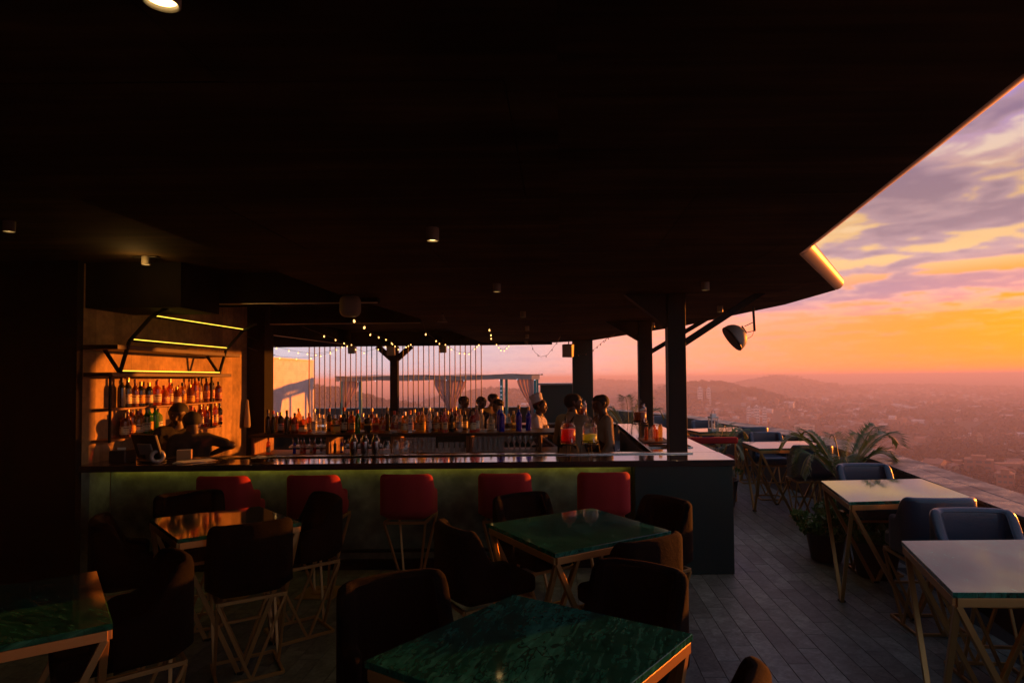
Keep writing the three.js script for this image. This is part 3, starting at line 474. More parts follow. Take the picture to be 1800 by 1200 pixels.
{
  const mat = solo('rubber_mat', box(0.34, 0.008, 0.62, 1.18, 1.105, -7.98, 0.002), M.cable, 'black rubber bar mat under candle jars on the side counter', 'mat');
  const cj = lathe([[0, 0], [0.024, 0], [0.025, 0.14], [0.018, 0.16], [0.018, 0.175], [0, 0.175]], 14);
  const lab = ['amber glass cruet nearest the rubber mat edge', 'pale glass cruet beside the dark dispenser', 'tall orange cruet on the rubber mat', 'short glass cruet at the front of the mat', 'thin amber cruet at the back of the mat'];
  [[1.08, 7.95, 'amber', 0.95], [1.14, 7.88, 'clear', 1], [1.25, 7.9, 'gold', 1.15], [1.19, 7.8, 'amber', 0.85], [1.2, 8.1, 'amber', 1.05]].forEach(([x, d, g, s], i) => { const m = solo('cruet', cj, BG[g], lab[i], 'cruet'); m.position.set(x, 1.1095, -d); m.scale.setScalar(s); });
  const bowl = solo('fruit_bowl', lathe([[0, 0], [0.04, 0], [0.075, 0.05], [0.072, 0.05], [0.038, 0.006], [0, 0.006]], 18), M.glass, 'small glass bowl on the side counter mat', 'bowl'); bowl.position.set(1.02, 1.11, -8.12);
}
// till, papers and boxes at the left end of the counter
{
  const t = thing('till_monitor', 'back of a black till screen on its stand at the left end of the bar', 'till', [-4.12, 1.1, -6.32], 2.75);
  part('base', box(0.2, 0.02, 0.17, 0, 0.012, 0, 0.005), M.pot, t); part('stand', bar([0, 0.02, -0.02], [0, 0.15, -0.05], 0.07, 0.03), M.greySteel, t);
  const s = part('screen', box(0.36, 0.26, 0.035, 0, 0.17, 0, 0.012), M.pot, t); s.rotation.x = -0.3; part('rear_cover', box(0.2, 0.12, 0.02, 0, 0.15, -0.024, 0.008), M.speaker, s);
  const p = thing('receipt_printer', 'small black receipt printer beside the till', 'printer', [-4.40, 1.1, -6.3], 0.1); part('case', box(0.16, 0.13, 0.2, 0, 0.066, 0, 0.015, 2), M.pot, p); part('paper', box(0.08, 0.03, 0.002, 0, 0.14, 0.02, 0.0008), M.paper, p);
  solo('paper_sheets', merge([0, 1, 2].map((k) => { const g = box(0.3, 0.003, 0.21, 0, 0, 0, 0.0008); g.rotateY(0.3 + k * 0.25); g.translate(-3.72 + k * 0.02, 1.104 + k * 0.0035, -6.33); return g; })), M.paper, 'loose white papers on the counter in front of the barmen', 'papers');
  const n = solo('napkin', (() => { const g = new THREE.PlaneGeometry(0.2, 0.16, 8, 8); const p2 = g.attributes.position; for (let i = 0; i < p2.count; i++) p2.setZ(i, 0.02 + 0.03 * fbm(p2.getX(i) * 14 + 3, p2.getY(i) * 14 + 5, 3)); g.rotateX(-Math.PI / 2); g.computeVertexNormals(); return g; })(), M.paper, 'crumpled white napkin on the counter below the black column', 'napkin'); n.position.set(-3.03, 1.1, -6.4);
  const b = thing('card_box', 'small brown cardboard box beside the till', 'box', [-3.9, 1.1, -6.5], 0.4); part('carton', box(0.13, 0.1, 0.1, 0, 0.051, 0, 0.002), std({ color: rgb(0.32, 0.2, 0.11), roughness: 0.9 }), b); part('tape', box(0.132, 0.003, 0.03, 0, 0.102, 0, 0.001), M.paper, b);
  const d = thing('tape_dispenser', 'round pale roll standing by the till', 'roll', [-4.0, 1.1, -6.22], 0.6); part('roll', new THREE.TorusGeometry(0.05, 0.02, 8, 24).translate(0, 0.07, 0), M.greySteel, d);
  const bag = solo('hanging_cloth', lathe([[0.004, 0.42], [0.02, 0.40], [0.03, 0.3], [0.05, 0.15], [0.058, 0.03], [0.05, 0], [0, 0]], 14), std({ color: rgb(0.28, 0.24, 0.2), roughness: 0.95, bumpMap: T.cloth, bumpScale: 0.002 }), 'cloth bag hanging on the black column by the concrete wall', 'bag'); bag.position.set(-4.655, 1.22, -9.30); bag.scale.set(0.8, 1, 0.8);
}
// ───────────────────────── tables
function marbleFor(k) { const m = M.marble.clone(); m.map = T.marble.clone(); m.map.offset.set(k * 0.37, k * 0.61); m.map.rotation = k * 0.9; m.map.needsUpdate = true; return m; }
function table(corners, H, label, k, group) {                    // corners: four [x, d] in order round the top
  const cx = corners.reduce((s, c) => s + c[0], 0) / 4, cd = corners.reduce((s, c) => s + c[1], 0) / 4;
  const t = thing('high_table', label, 'table', [cx, 0, -cd], 0, group);
  const L = corners.map(([x, d]) => [x - cx, -(d - cd)]);
  const poly = (s) => L.map(([x, z]) => [x * s, z * s]);
  part('marble_top', prism(poly(1), H - 0.026, H, 0.002), marbleFor(k), t);
  const f = poly(0.965), y = H - 0.047;
  for (let i = 0; i < 4; i++) { const a = f[i], b = f[(i + 1) % 4]; part('frame_rail', bar([a[0], y, a[1]], [b[0], y, b[1]], 0.03, 0.04), M.brass, t); }
  for (let i = 0; i < 4; i++) {
    const a = f[i], b = f[(i + 1) % 4], m = [(a[0] + b[0]) / 2 * 0.94, (a[1] + b[1]) / 2 * 0.94];
    for (const c of [a, b]) part('leg', bar([c[0] * 0.98, H - 0.066, c[1] * 0.98], [m[0] + (c[0] - m[0]) * 0.03, 0.006, m[1] + (c[1] - m[1]) * 0.03], 0.028, 0.028), M.brass, t);
    const p = part('foot', box(0.05, 0.016, 0.05, m[0], 0.0085, m[1], 0.003), M.pot, t);
  }
  return t;
}
table([[-0.04, 3.5], [0.69, 3.99], [0.23, 4.72], [-0.5, 4.24]], 0.93, 'green marble high table in the centre reflecting the juice jars', 1, 'indoor marble tables');
table([[0.02, 1.75], [0.49, 2.40], [-0.22, 2.85], [-0.69, 2.2]], 0.93, 'nearest green marble high table at the bottom of the picture', 2, 'indoor marble tables');
table([[-2.38, 3.9], [-1.79, 4.33], [-2.36, 4.91], [-2.94, 4.49]], 0.93, 'green marble high table mirroring the orange wall, left of the red stools', 3, 'indoor marble tables');
table([[-1.82, 2.56], [-2.41, 3.27], [-3.1, 2.76], [-2.51, 2.05]], 0.93, 'dark high table cut off by the lower left corner', 4, 'indoor marble tables');
table([[1.74, 2.82], [2.68, 2.79], [2.93, 3.70], [1.99, 3.70]], 0.93, 'nearest parapet table with a bright sky glint on its top', 5, 'tables along the parapet');
table([[2.21, 4.84], [3.24, 4.93], [3.37, 5.89], [2.40, 5.82]], 0.93, 'second parapet table from the right, mirroring yellow sky', 6, 'tables along the parapet');
table([[2.67, 8.45], [3.62, 8.50], [3.70, 9.40], [2.69, 9.36]], 0.93, 'third parapet table beside the big palm', 7, 'tables along the parapet');
table([[2.45, 11.1], [3.40, 11.2], [3.35, 12.1], [2.32, 11.75]], 0.93, 'farthest parapet table carrying a white lantern', 8, 'tables along the parapet');

// ───────────────────────── chairs: a wrap-round padded back, a cushion and a brass frame of V legs
function shell(w, dep, y0, hb, hw, th, rc) {                     // U-shaped back; seat centre at origin, back towards -z
  const pts = [], hs = []; const zb = -dep / 2, zf = 0.06, hx = w / 2;
  for (let i = 0; i <= 8; i++) pts.push([-hx, mix(zf, zb + rc, i / 8)]);
  for (let i = 1; i <= 7; i++) { const a = i / 8 * Math.PI / 2; pts.push([-hx + rc - rc * Math.cos(a), zb + rc - rc * Math.sin(a)]); }
  for (let i = 0; i <= 10; i++) { const f = i / 10; pts.push([mix(-hx + rc, hx - rc, f), zb - 0.015 * Math.sin(f * Math.PI)]); }
  for (let i = 7; i >= 1; i--) { const a = i / 8 * Math.PI / 2; pts.push([hx - rc + rc * Math.cos(a), zb + rc - rc * Math.sin(a)]); }
  for (let i = 8; i >= 0; i--) pts.push([hx, mix(zf, zb + rc, i / 8)]);
  const N = pts.length, K = 22, pos = [], idx = [], uv = [];
  let len = 0; const edge = [];
  for (let i = 0; i < N; i++) {
    const a = pts[Math.max(0, i - 1)], b = pts[Math.min(N - 1, i + 1)]; let tx = b[0] - a[0], tz = b[1] - a[1]; const L = Math.hypot(tx, tz); tx /= L; tz /= L; const nx = tz, nz = -tx;   // outward is to the side away from the seat
    if (i) len += Math.hypot(pts[i][0] - pts[i - 1][0], pts[i][1] - pts[i - 1][1]);
    const z = pts[i][1], back = 1 - sstep(zb + rc * 0.6, zb + rc + 0.10, z); const h = mix(hw, hb, back) + 0.012 * Math.sin(i / (N - 1) * Math.PI) ;
    const end = Math.min(i, N - 1 - i); const tk = th * (end === 0 ? 0.35 : end === 1 ? 0.8 : 1), hh = h - (end === 0 ? 0.025 : end === 1 ? 0.006 : 0);
    if (end > 1) edge.push(V(pts[i][0] - nx * tk * 0.46, y0 + hh - tk * 0.34, pts[i][1] - nz * tk * 0.46));
    for (let k = 0; k < K; k++) {                                // closed rounded section
      const t = k / K; let o, y; const r = tk / 2, str = hh - 2 * r;
      if (t < 0.5) { const q = t / 0.5; if (q < 0.72) { o = r; y = y0 + 0.012 + (str + r - 0.012) * (q / 0.72); } else { const a2 = (q - 0.72) / 0.28 * Math.PI / 2; o = r * Math.cos(a2); y = y0 + str + r + r * Math.sin(a2); } } else { const q = (t - 0.5) / 0.5; if (q < 0.28) { const a2 = (1 - q / 0.28) * Math.PI / 2; o = -r * Math.cos(a2); y = y0 + str + r + r * Math.sin(a2); } else { o = -r; y = y0 + str + r - (str + r - 0.012) * ((q - 0.28) / 0.72); } }
      pos.push(pts[i][0] + nx * o * -1, y, pts[i][1] + nz * o * -1); uv.push(len, y + (t < 0.5 ? 0 : 0.3));
    }
  }
  for (let i = 0; i + 1 < N; i++) for (let k = 0; k < K; k++) { const a = i * K + k, b = i * K + (k + 1) % K, c = a + K, d = b + K; idx.push(a, c, b, b, c, d); }
  for (const e of [0, N - 1]) { const c = pos.length / 3; let sx = 0, sy = 0, sz = 0; for (let k = 0; k < K; k++) { sx += pos[(e * K + k) * 3]; sy += pos[(e * K + k) * 3 + 1]; sz += pos[(e * K + k) * 3 + 2]; } pos.push(sx / K, sy / K, sz / K); uv.push(len, 0); for (let k = 0; k < K; k++) { const a = e * K + k, b = e * K + (k + 1) % K; e ? idx.push(a, c, b) : idx.push(a, b, c); } }
  const g = new THREE.BufferGeometry(); g.setAttribute('position', new THREE.Float32BufferAttribute(pos, 3)); g.setAttribute('uv', new THREE.Float32BufferAttribute(uv, 2)); g.setIndex(idx); g.computeVertexNormals(); g.userData.piping = edge; return g;
}
function makeChair(name, label, cat, pad, w, seatY, backTop, wingTop, sides, group, B = 0.19) {
  const o = thing(name, label, cat, [0, 0, 0], 0, group), dep = 0.48, y0 = seatY - 0.12;
  const sh = shell(w, dep, y0, backTop - y0, wingTop - y0, 0.07, 0.085); const bk = part('backrest', sh, pad, o);
  part('piping', new THREE.TubeGeometry(new THREE.CatmullRomCurve3(sh.userData.piping), 70, 0.0045, 6), pad, bk);
  part('seat_cushion', (() => { const g = new RoundedBoxGeometry(w - 0.085, 0.115, dep + 0.02, 4, 0.035); const p = g.attributes.position; for (let i = 0; i < p.count; i++) if (p.getY(i) > 0.02) p.setY(i, p.getY(i) + 0.012 * Math.cos(p.getX(i) / w * 3) * Math.cos(p.getZ(i) / dep * 3)); g.computeVertexNormals(); g.translate(0, y0 + 0.064, 0.035); return boxUV(g); })(), pad, o);
  const hx = w / 2 - 0.02, hz = dep / 2 - 0.01, yf = y0 - 0.012, C = [[-hx, -hz], [hx, -hz], [hx, hz], [-hx, hz]];
  for (let i = 0; i < 4; i++) { const a = C[i], b = C[(i + 1) % 4]; part('frame_rail', bar([a[0], yf, a[1]], [b[0], yf, b[1]], 0.02, 0.022), M.brass, o); }
  const base = [[-B, -B], [B, -B], [B, B], [-B, B]];
  for (let i = 0; i < 4; i++) { const a = base[i], b = base[(i + 1) % 4]; part('floor_rail', bar([a[0], 0.011, a[1]], [b[0], 0.011, b[1]], 0.018, 0.02), M.brass, o); }
  for (let i = 0; i < 4; i++) { if (!sides.includes(i)) continue; const a = C[i], b = C[(i + 1) % 4], m = [(base[i][0] + base[(i + 1) % 4][0]) / 2, (base[i][1] + base[(i + 1) % 4][1]) / 2]; for (const c of [a, b]) part('leg', bar([c[0], yf - 0.01, c[1]], [m[0] + (c[0] - m[0]) * 0.03, 0.02, m[1] + (c[1] - m[1]) * 0.03], 0.018), M.brass, o); }
  if (B < 0.1) part('floor_plate', box(0.34, 0.012, 0.34, 0, 0.0065, 0, 0.003), M.brass, o);
  if (B > 0.1) part('footrest', bar([-hx * 0.74, 0.27, hz * 0.8], [hx * 0.74, 0.27, hz * 0.8], 0.018), M.brass, o);
  return o;
}
// back position [x, d] and the way the sitter faces [dx, dd]; the seat centre lies 0.25 m in front of the back
function seatAt(bx, bd, fx, fd) { const L = Math.hypot(fx, fd); fx /= L; fd /= L; return { pos: [bx + fx * 0.25, 0, -(bd + fd * 0.25)], turn: Math.atan2(fx, -fd) }; }
function spread(list, make) { let proto = null; for (const [bx, bd, fx, fd, label] of list) { const { pos, turn } = seatAt(bx, bd, fx, fd); if (!proto) { proto = make(label); proto.position.set(...pos); proto.rotation.y = turn; } else dup(proto, pos, turn, label); } }
spread([
  [-3.06, 5.16, 0.58, -0.81, 'dark chair behind the left table, back rising before a red stool'],
  [-1.82, 4.98, -0.75, -0.66, 'dark chair right of the left table, in front of the second red stool'],
  [-1.95, 3.98, -0.55, 0.83, 'dark chair with its back to us at the near side of the left table'],
  [-3.08, 4.16, 0.81, 0.59, 'dark chair in deep shade at the left side of the left table'],
  [-1.97, 3.28, -0.76, -0.65, 'dark chair beside the corner table at the lower left'],
  [-0.70, 3.86, 0.83, 0.56, 'dark chair seen from the side, left of the centre table'],
  [-0.35, 4.92, 0.56, -0.83, 'dark chair behind the centre table in front of the fourth red stool'],
  [0.82, 4.68, -0.83, -0.56, 'dark chair right of the centre table against the teal counter corner'],
  [0.52, 3.50, -0.56, 0.83, 'dark chair between the centre table and the nearest table'],
  [-0.80, 2.92, 0.5, -0.87, 'dark furry-rimmed chair left of the nearest marble table'],
  [0.40, 3.05, -0.56, -0.83, 'dark chair behind the right side of the nearest marble table'],
  [0.53, 1.82, -0.83, 0.56, 'dark woven chair back poking up at the bottom edge beside the aisle'],
], (label) => makeChair('bar_chair', label, 'chair', M.velvet, 0.43, 0.66, 1.0, 0.80, [0, 1, 2, 3], 'dark indoor chairs'));
spread([388, 547, 711, 884, 1059].map((px, i) => [(px - 985) * 5.45 / 1100, 5.42, 0.02, 1, ['red bar stool farthest left at the counter', 'second red bar stool from the left at the counter', 'red bar stool in the middle of the counter, legs in full view', 'fourth red bar stool from the left at the counter', 'red bar stool nearest the teal counter corner'][i]]),
  (label) => makeChair('bar_stool', label, 'bar stool', M.red, 0.395, 0.80, 1.075, 0.93, [1, 3], 'red bar stools along the counter', 0.06));
spread([
  [2.71, 4.22, -0.1, -1, 'blue leather chair facing us behind the nearest parapet table'],
  [2.76, 4.55, 0.05, 1, 'dark leather chair with its back to us at the second parapet table'],
  [3.04, 6.40, -0.05, -1, 'blue leather chair facing us across the second parapet table'],
  [3.26, 8.10, 0.05, 1, 'dark leather chair half hidden by the big palm fronds'],
  [3.26, 10.1, 0, -1, 'blue leather chair facing us behind the third parapet table'],
  [3.42, 11.1, 0, 1, 'leather chair with its back to us near the lantern table'],
  [2.95, 13.0, 0, -1, 'blue leather chair behind the lantern'],
  [2.32, 14.6, 0.2, -1, 'far leather chair seen between the two slim columns'],
], (label) => makeChair('leather_chair', label, 'chair', M.leather, 0.47, 0.66, 1.0, 0.84, [0, 1, 2, 3], 'leather chairs along the parapet'));
{
  const t = thing('red_bench', 'red padded bench end behind the bar corner by the palms', 'bench', [2.3, 0, -9.6], 0);
  part('backrest', box(0.8, 0.1, 0.09, 0, 0.93, 0, 0.03, 3), M.red, t); part('seat', box(0.8, 0.1, 0.4, 0, 0.62, -0.22, 0.03, 3), M.red, t);
  for (const [x, z] of [[-0.36, 0], [0.36, 0], [-0.36, -0.38], [0.36, -0.38]]) part('leg', bar([x, 0, z], [x, z ? 0.58 : 0.89, z], 0.025), M.brass, t);
}
{
  const t = thing('lantern', 'white wooden lantern standing on the farthest parapet table', 'lantern', [2.78, 0.93, -11.45], 0.25);
  part('base', box(0.15, 0.03, 0.15, 0, 0.016, 0, 0.003), M.white, t); part('top', box(0.15, 0.03, 0.15, 0, 0.235, 0, 0.003), M.white, t); part('chimney', box(0.09, 0.05, 0.09, 0, 0.275, 0, 0.004), M.white, t);
  for (const x of [-1, 1]) for (const z of [-1, 1]) part('post', box(0.015, 0.19, 0.015, x * 0.06, 0.126, z * 0.06, 0.001), M.white, t);
  for (let k = 0; k < 4; k++) { const p = part('pane', box(0.105, 0.186, 0.002, 0, 0.126, 0.06, 0), M.glass, t); p.position.set(0, 0, 0); p.rotation.y = k * Math.PI / 2; }
  part('candle', new THREE.CylinderGeometry(0.025, 0.025, 0.09, 14).translate(0, 0.077, 0), M.paper, t); part('handle', new THREE.TorusGeometry(0.035, 0.003, 6, 18).translate(0, 0.325, 0), M.blackSteel, t);
}
// ───────────────────────── ceiling downlights
const lampBody = lathe([[0, 0.0], [0.036, 0.0], [0.038, -0.003], [0.038, -0.078], [0.034, -0.08], [0.031, -0.072], [0.031, -0.06], [0, -0.06]], 22);
const lampDisc = new THREE.CylinderGeometry(0.0305, 0.0305, 0.004, 20).translate(0, -0.0665, 0);
const warm = rgb(1, 0.66, 0.28);
function downlight(x, y, d, label, power, face = M.lampFace) {
  const t = thing('downlight', label, 'downlight', [x, y, -d], 0, 'ceiling downlights');
  part('housing', lampBody, M.paleSpeaker, t); part('lamp_face', lampDisc, face, t);
  const l = new THREE.SpotLight(warm, power, 12, 0.62, 0.6, 2); l.name = 'downlight_beam'; l.position.set(0, -0.085, 0); l.target.position.set(0, -2, 0); l.shadow.radius = 1.4; t.add(l, l.target);
  return t;
}
const yc = 2.811;
downlight(-0.76, yc, 3.73, 'ceiling downlight nearest us, above the centre table', 0.5);
downlight(-0.60, yc, 5.95, 'ceiling downlight above the bar front, left of the two there', 0.4);
downlight(-0.50, yc, 8.46, 'ceiling downlight above the right end of the back bar', 0.4, M.lampDim);
downlight(-0.57, yc, 10.8, 'small ceiling downlight above the chef, first of the far row', 0.3, M.lampDim);
downlight(-0.68, yc, 12.84, 'small ceiling downlight second in the far row', 0.3, M.lampDim);
downlight(-0.81, yc, 14.9, 'small ceiling downlight farthest away by the roof edge', 0.3, M.lampDim);
downlight(1.40, yc, 5.98, 'ceiling downlight in front of the counter column', 0.4, M.lampDim);
downlight(2.06, yc, 8.02, 'ceiling downlight beside the dome speaker brace', 0.4, M.lampDim);
downlight(1.54, yc, 10.38, 'ceiling downlight between the two slim columns', 0.3, M.lampDim);
downlight(-0.87, yc, 1.35, 'large bright downlight cut by the top edge at left', 0.4);
downlight(-4.05, 3.098, 4.57, 'downlight at the far left edge in the dark', 0.3);
{
  const t = downlight(-3.93, 3.098, 5.91, 'downlight with a small plate on the raised ceiling, left', 0.3);
  part('ceiling_plate', box(0.24, 0.012, 0.05, 0, -0.007, 0, 0.003), M.pot, t);
  const g = new THREE.PointLight(rgb(1, 0.5, 0.12), 0.11, 6, 2); g.name = 'downlight_spill'; g.position.set(0, -0.15, 0.16); t.add(g);
}
// ───────────────────────── speakers
{
  const t = thing('dome_speaker', 'grey half-dome speaker hanging from the column brace against the sky', 'speaker', [2.14, 2.62, -6.9], 0);
  part('hanger_arm', bar([0, 0.05, 0], [0.01, -0.22, 0], 0.022, 0.022), M.blackSteel, t);
  const dome = part('dome', new THREE.SphereGeometry(0.155, 28, 14, 0, Math.PI * 2, 0, Math.PI / 2), M.speaker, t); dome.position.set(-0.235, -0.30, 0); dome.rotation.z = -0.93;
  part('grille', lathe([[0, -0.02], [0.15, -0.02], [0.158, -0.012], [0.158, 0.0], [0, 0.0]], 28), M.pot, dome);
  part('bracket', merge([bar([-0.10, -0.165, 0], [0, -0.12, 0], 0.012, 0.008), bar([-0.085, -0.235, 0], [0.005, -0.215, 0], 0.012, 0.008), bar([-0.13, -0.16, 0], [-0.08, -0.24, 0], 0.02, 0.014)]), M.blackSteel, t);
  part('wire', tube([[0.0, -0.22, 0], [-0.02, -0.27, 0.01], [-0.09, -0.31, 0.01]], 0.003, 12, 5), M.cable, t);
}
{
  const t = thing('ceiling_speaker', 'pale rounded speaker hanging at the edge of the dropped ceiling', 'speaker', [-2.26, 2.83, -6.72], 0.35);
  const b = part('cabinet', new RoundedBoxGeometry(0.22, 0.23, 0.18, 5, 0.07).translate(0, -0.13, 0), M.paleSpeaker, t); part('mount', box(0.05, 0.05, 0.05, 0, -0.008, 0, 0.005), M.pot, t);
  const boxes = [[-5.11, 2.66, 15.3, 0.2, 'small black box speaker hanging left of the rod column'], [-4.14, 2.62, 15.28, 0.24, 'black box speaker on top of the rod column'], [-2.87, 2.66, 15.3, 0.2, 'small black box speaker hanging right of the rod column'], [0.19, 2.55, 14.7, 0.3, 'black box speaker tilted beside the broad teal column']];
  for (const [x, y, d, s, label] of boxes) { const o = thing('box_speaker', label, 'speaker', [x, y, -d], s > 0.25 ? -0.35 : 0.1); o.rotation.x = 0.12; part('cabinet', box(s * 0.8, s, s * 0.7, 0, 0, 0, 0.01), M.pot, o); part('grille', box(s * 0.72, s * 0.92, 0.01, 0, 0, s * 0.355, 0.004), M.speaker, o); part('mount', bar([0, s / 2, -0.02], [0, s / 2 + 0.12, -0.05], 0.02), M.pot, o); }
  const c = thing('cone_lamp', 'small pale cone fitting on the ceiling near the string lights', 'light fitting', [-1.62, 2.811, -8.6], 0); part('cone', new THREE.ConeGeometry(0.07, 0.12, 18, 1).translate(0, -0.06, 0), M.paleSpeaker, c); part('collar', new THREE.CylinderGeometry(0.02, 0.02, 0.02, 12).translate(0, -0.004, 0), M.pot, c);
}
// ───────────────────────── string lights
const bulbG = lathe([[0, -0.034], [0.008, -0.031], [0.0115, -0.021], [0.010, -0.01], [0.006, 0], [0, 0]], 10), sockG = new THREE.CylinderGeometry(0.007, 0.007, 0.018, 8).translate(0, 0.008, 0);
function strand(label, pts, n, lit, sag = 0) {
    const t = thing('string_lights', label, 'string lights', [0, 0, 0], 0, 'strings of bulbs');
  const P = []; for (let i = 0; i + 1 < pts.length; i++) { const a = V(pts[i][0], pts[i][2], -pts[i][1]), b = V(pts[i + 1][0], pts[i + 1][2], -pts[i + 1][1]), s = pts[i + 1][3] ?? sag; for (let k = 0; k < 10; k++) { const f = k / 10, p = a.clone().lerp(b, f); p.y -= 4 * s * f * (1 - f); P.push(p); } if (i + 2 === pts.length) P.push(b); }
  const c = new THREE.CatmullRomCurve3(P); part('cable', new THREE.TubeGeometry(c, P.length * 2, 0.0035, 5), M.cable, t);
  const spots = lit ? pts.filter((_, k) => k > 0 || pts.length < 4).flatMap((q, k, all) => { const p = V(q[0], q[2], -q[1]); const nx = all[k + 1]; return nx && Math.hypot(nx[0] - q[0], nx[1] - q[1]) < 0.6 && k % 2 ? [p, p.clone().lerp(V(nx[0], nx[2], -nx[1]), 0.5)] : [p]; }) : [...Array(n)].map((_, k) => c.getPointAt((k + 0.5) / n));
  for (const p of spots) { const b = part('bulb', bulbG, lit ? M.bulb : M.bulbOff, t); b.position.copy(p); b.position.y -= 0.012; b.rotation.z = (rand() - 0.5) * 0.6; part('socket', sockG, M.cable, b); }
}
strand('lit bulbs string falling from the left wall along the top of the rods', [[-4.34, 8.6, 2.53], [-4.6, 9.5, 2.52], [-5.45, 12.0, 2.56], [-5.87, 13.5, 2.58], [-6.08, 14.5, 2.58], [-5.71, 14.6, 2.53], [-5.37, 14.6, 2.59], [-5.17, 14.8, 2.72]], 8, true);
strand('lit bulbs string sagging lowest across the white wall and left rods', [[-4.3, 8.6, 2.37], [-4.6, 9.5, 2.36], [-5.84, 13.0, 2.41], [-6.12, 14.5, 2.44], [-5.78, 14.5, 2.45], [-5.37, 14.6, 2.56], [-5.05, 14.8, 2.74], [-4.68, 14.9, 2.58], [-4.34, 14.9, 2.66], [-4.0, 14.9, 2.78]], 14, true);
strand('lit bulbs string slanting from the second ceiling beam to the left rods', [[-3.8, 9.2, 2.7], [-4.16, 11.0, 2.71], [-4.5, 12.5, 2.74], [-4.85, 14.0, 2.76], [-5.01, 15.0, 2.78]], 6, true);
strand('lit bulbs string slanting to the head of the rod column', [[-2.95, 9.2, 2.68], [-3.34, 11.0, 2.73], [-3.49, 12.0, 2.75], [-3.77, 13.5, 2.8], [-3.94, 14.6, 2.79], [-3.84, 14.8, 2.65], [-3.65, 14.8, 2.7], [-3.54, 14.8, 2.76]], 10, true);
strand('lit bulbs string falling from the ceiling corner and swagging over the right rods', [[-1.93, 8.8, 2.7], [-2.26, 10.5, 2.69], [-2.58, 13.0, 2.73], [-2.71, 14.0, 2.73], [-2.72, 14.8, 2.75], [-2.6, 14.9, 2.64], [-2.4, 14.9, 2.55], [-2.18, 14.9, 2.53], [-2.04, 14.9, 2.65], [-1.95, 15.0, 2.75]], 14, true);
strand('lit bulbs string hanging in a short bright swag near the middle', [[-1.05, 9.2, 2.73], [-1.19, 10.5, 2.75], [-1.33, 12.0, 2.77], [-1.46, 13.2, 2.78], [-1.51, 14.8, 2.74], [-1.42, 14.9, 2.61], [-1.33, 14.9, 2.6], [-1.23, 14.9, 2.71]], 11, true);
strand('unlit bulbs string looping left of the broad teal column', [[-0.7, 14.9, 2.73], [-0.61, 14.9, 2.53], [-0.47, 14.9, 2.42], [-0.31, 14.9, 2.46], [-0.17, 14.9, 2.63], [-0.06, 14.8, 2.78], [0.02, 13.2, 2.86], [0.1, 12.4, 2.89]], 16, false);
strand('unlit bulbs string looping right of the broad teal column', [[0.32, 14.2, 2.44], [0.56, 14.2, 2.45], [0.78, 14.2, 2.56], [0.95, 13.8, 2.71], [1.11, 13.0, 2.82], [1.16, 12.4, 2.88]], 13, false);
strand('lit bulb pair hanging below the pale ceiling speaker', [[-2.22, 6.7, 2.64], [-2.23, 6.75, 2.57], [-2.38, 7.6, 2.57]], 2, true);
// ───────────────────────── what stands behind the bar terrace
{
  const wt = tex(512, (u, v) => { const c = (Math.floor(v * 40)) , f = (v * 40) % 1, n = fbm(u * 20, v * 20, 4, 20); const k = 0.94 + 0.14 * (n - 0.5) - (f < 0.12 ? 0.06 : 0); return [228 * k, 222 * k, 214 * k]; }, true, 0.4);
  const wm = std({ map: wt, roughness: 0.8 });
  const t = thing('white_wall', 'sunlit white outbuilding wall seen beyond the black column', 'wall');
  part('low_wall', box(0.25, 2.5, 3.0, -7.72, 1.25, -17.75, 0.004), wm, t); part('tall_wall', box(0.25, 3.0, 0.9, -7.725, 1.5, -15.78, 0.004), wm, t); part('coping', box(0.3, 0.04, 3.0, -7.72, 2.522, -17.75, 0.004), M.white, t);
  const sp = thing('wall_lamp', 'small black fitting on the corner of the white wall', 'light fitting', [-7.55, 2.62, -16.1], 0); part('case', box(0.14, 0.2, 0.14, 0, 0, 0, 0.01), M.pot, sp); part('arm', bar([0.05, -0.04, 0], [0.2, -0.05, 0], 0.02), M.pot, sp);
}
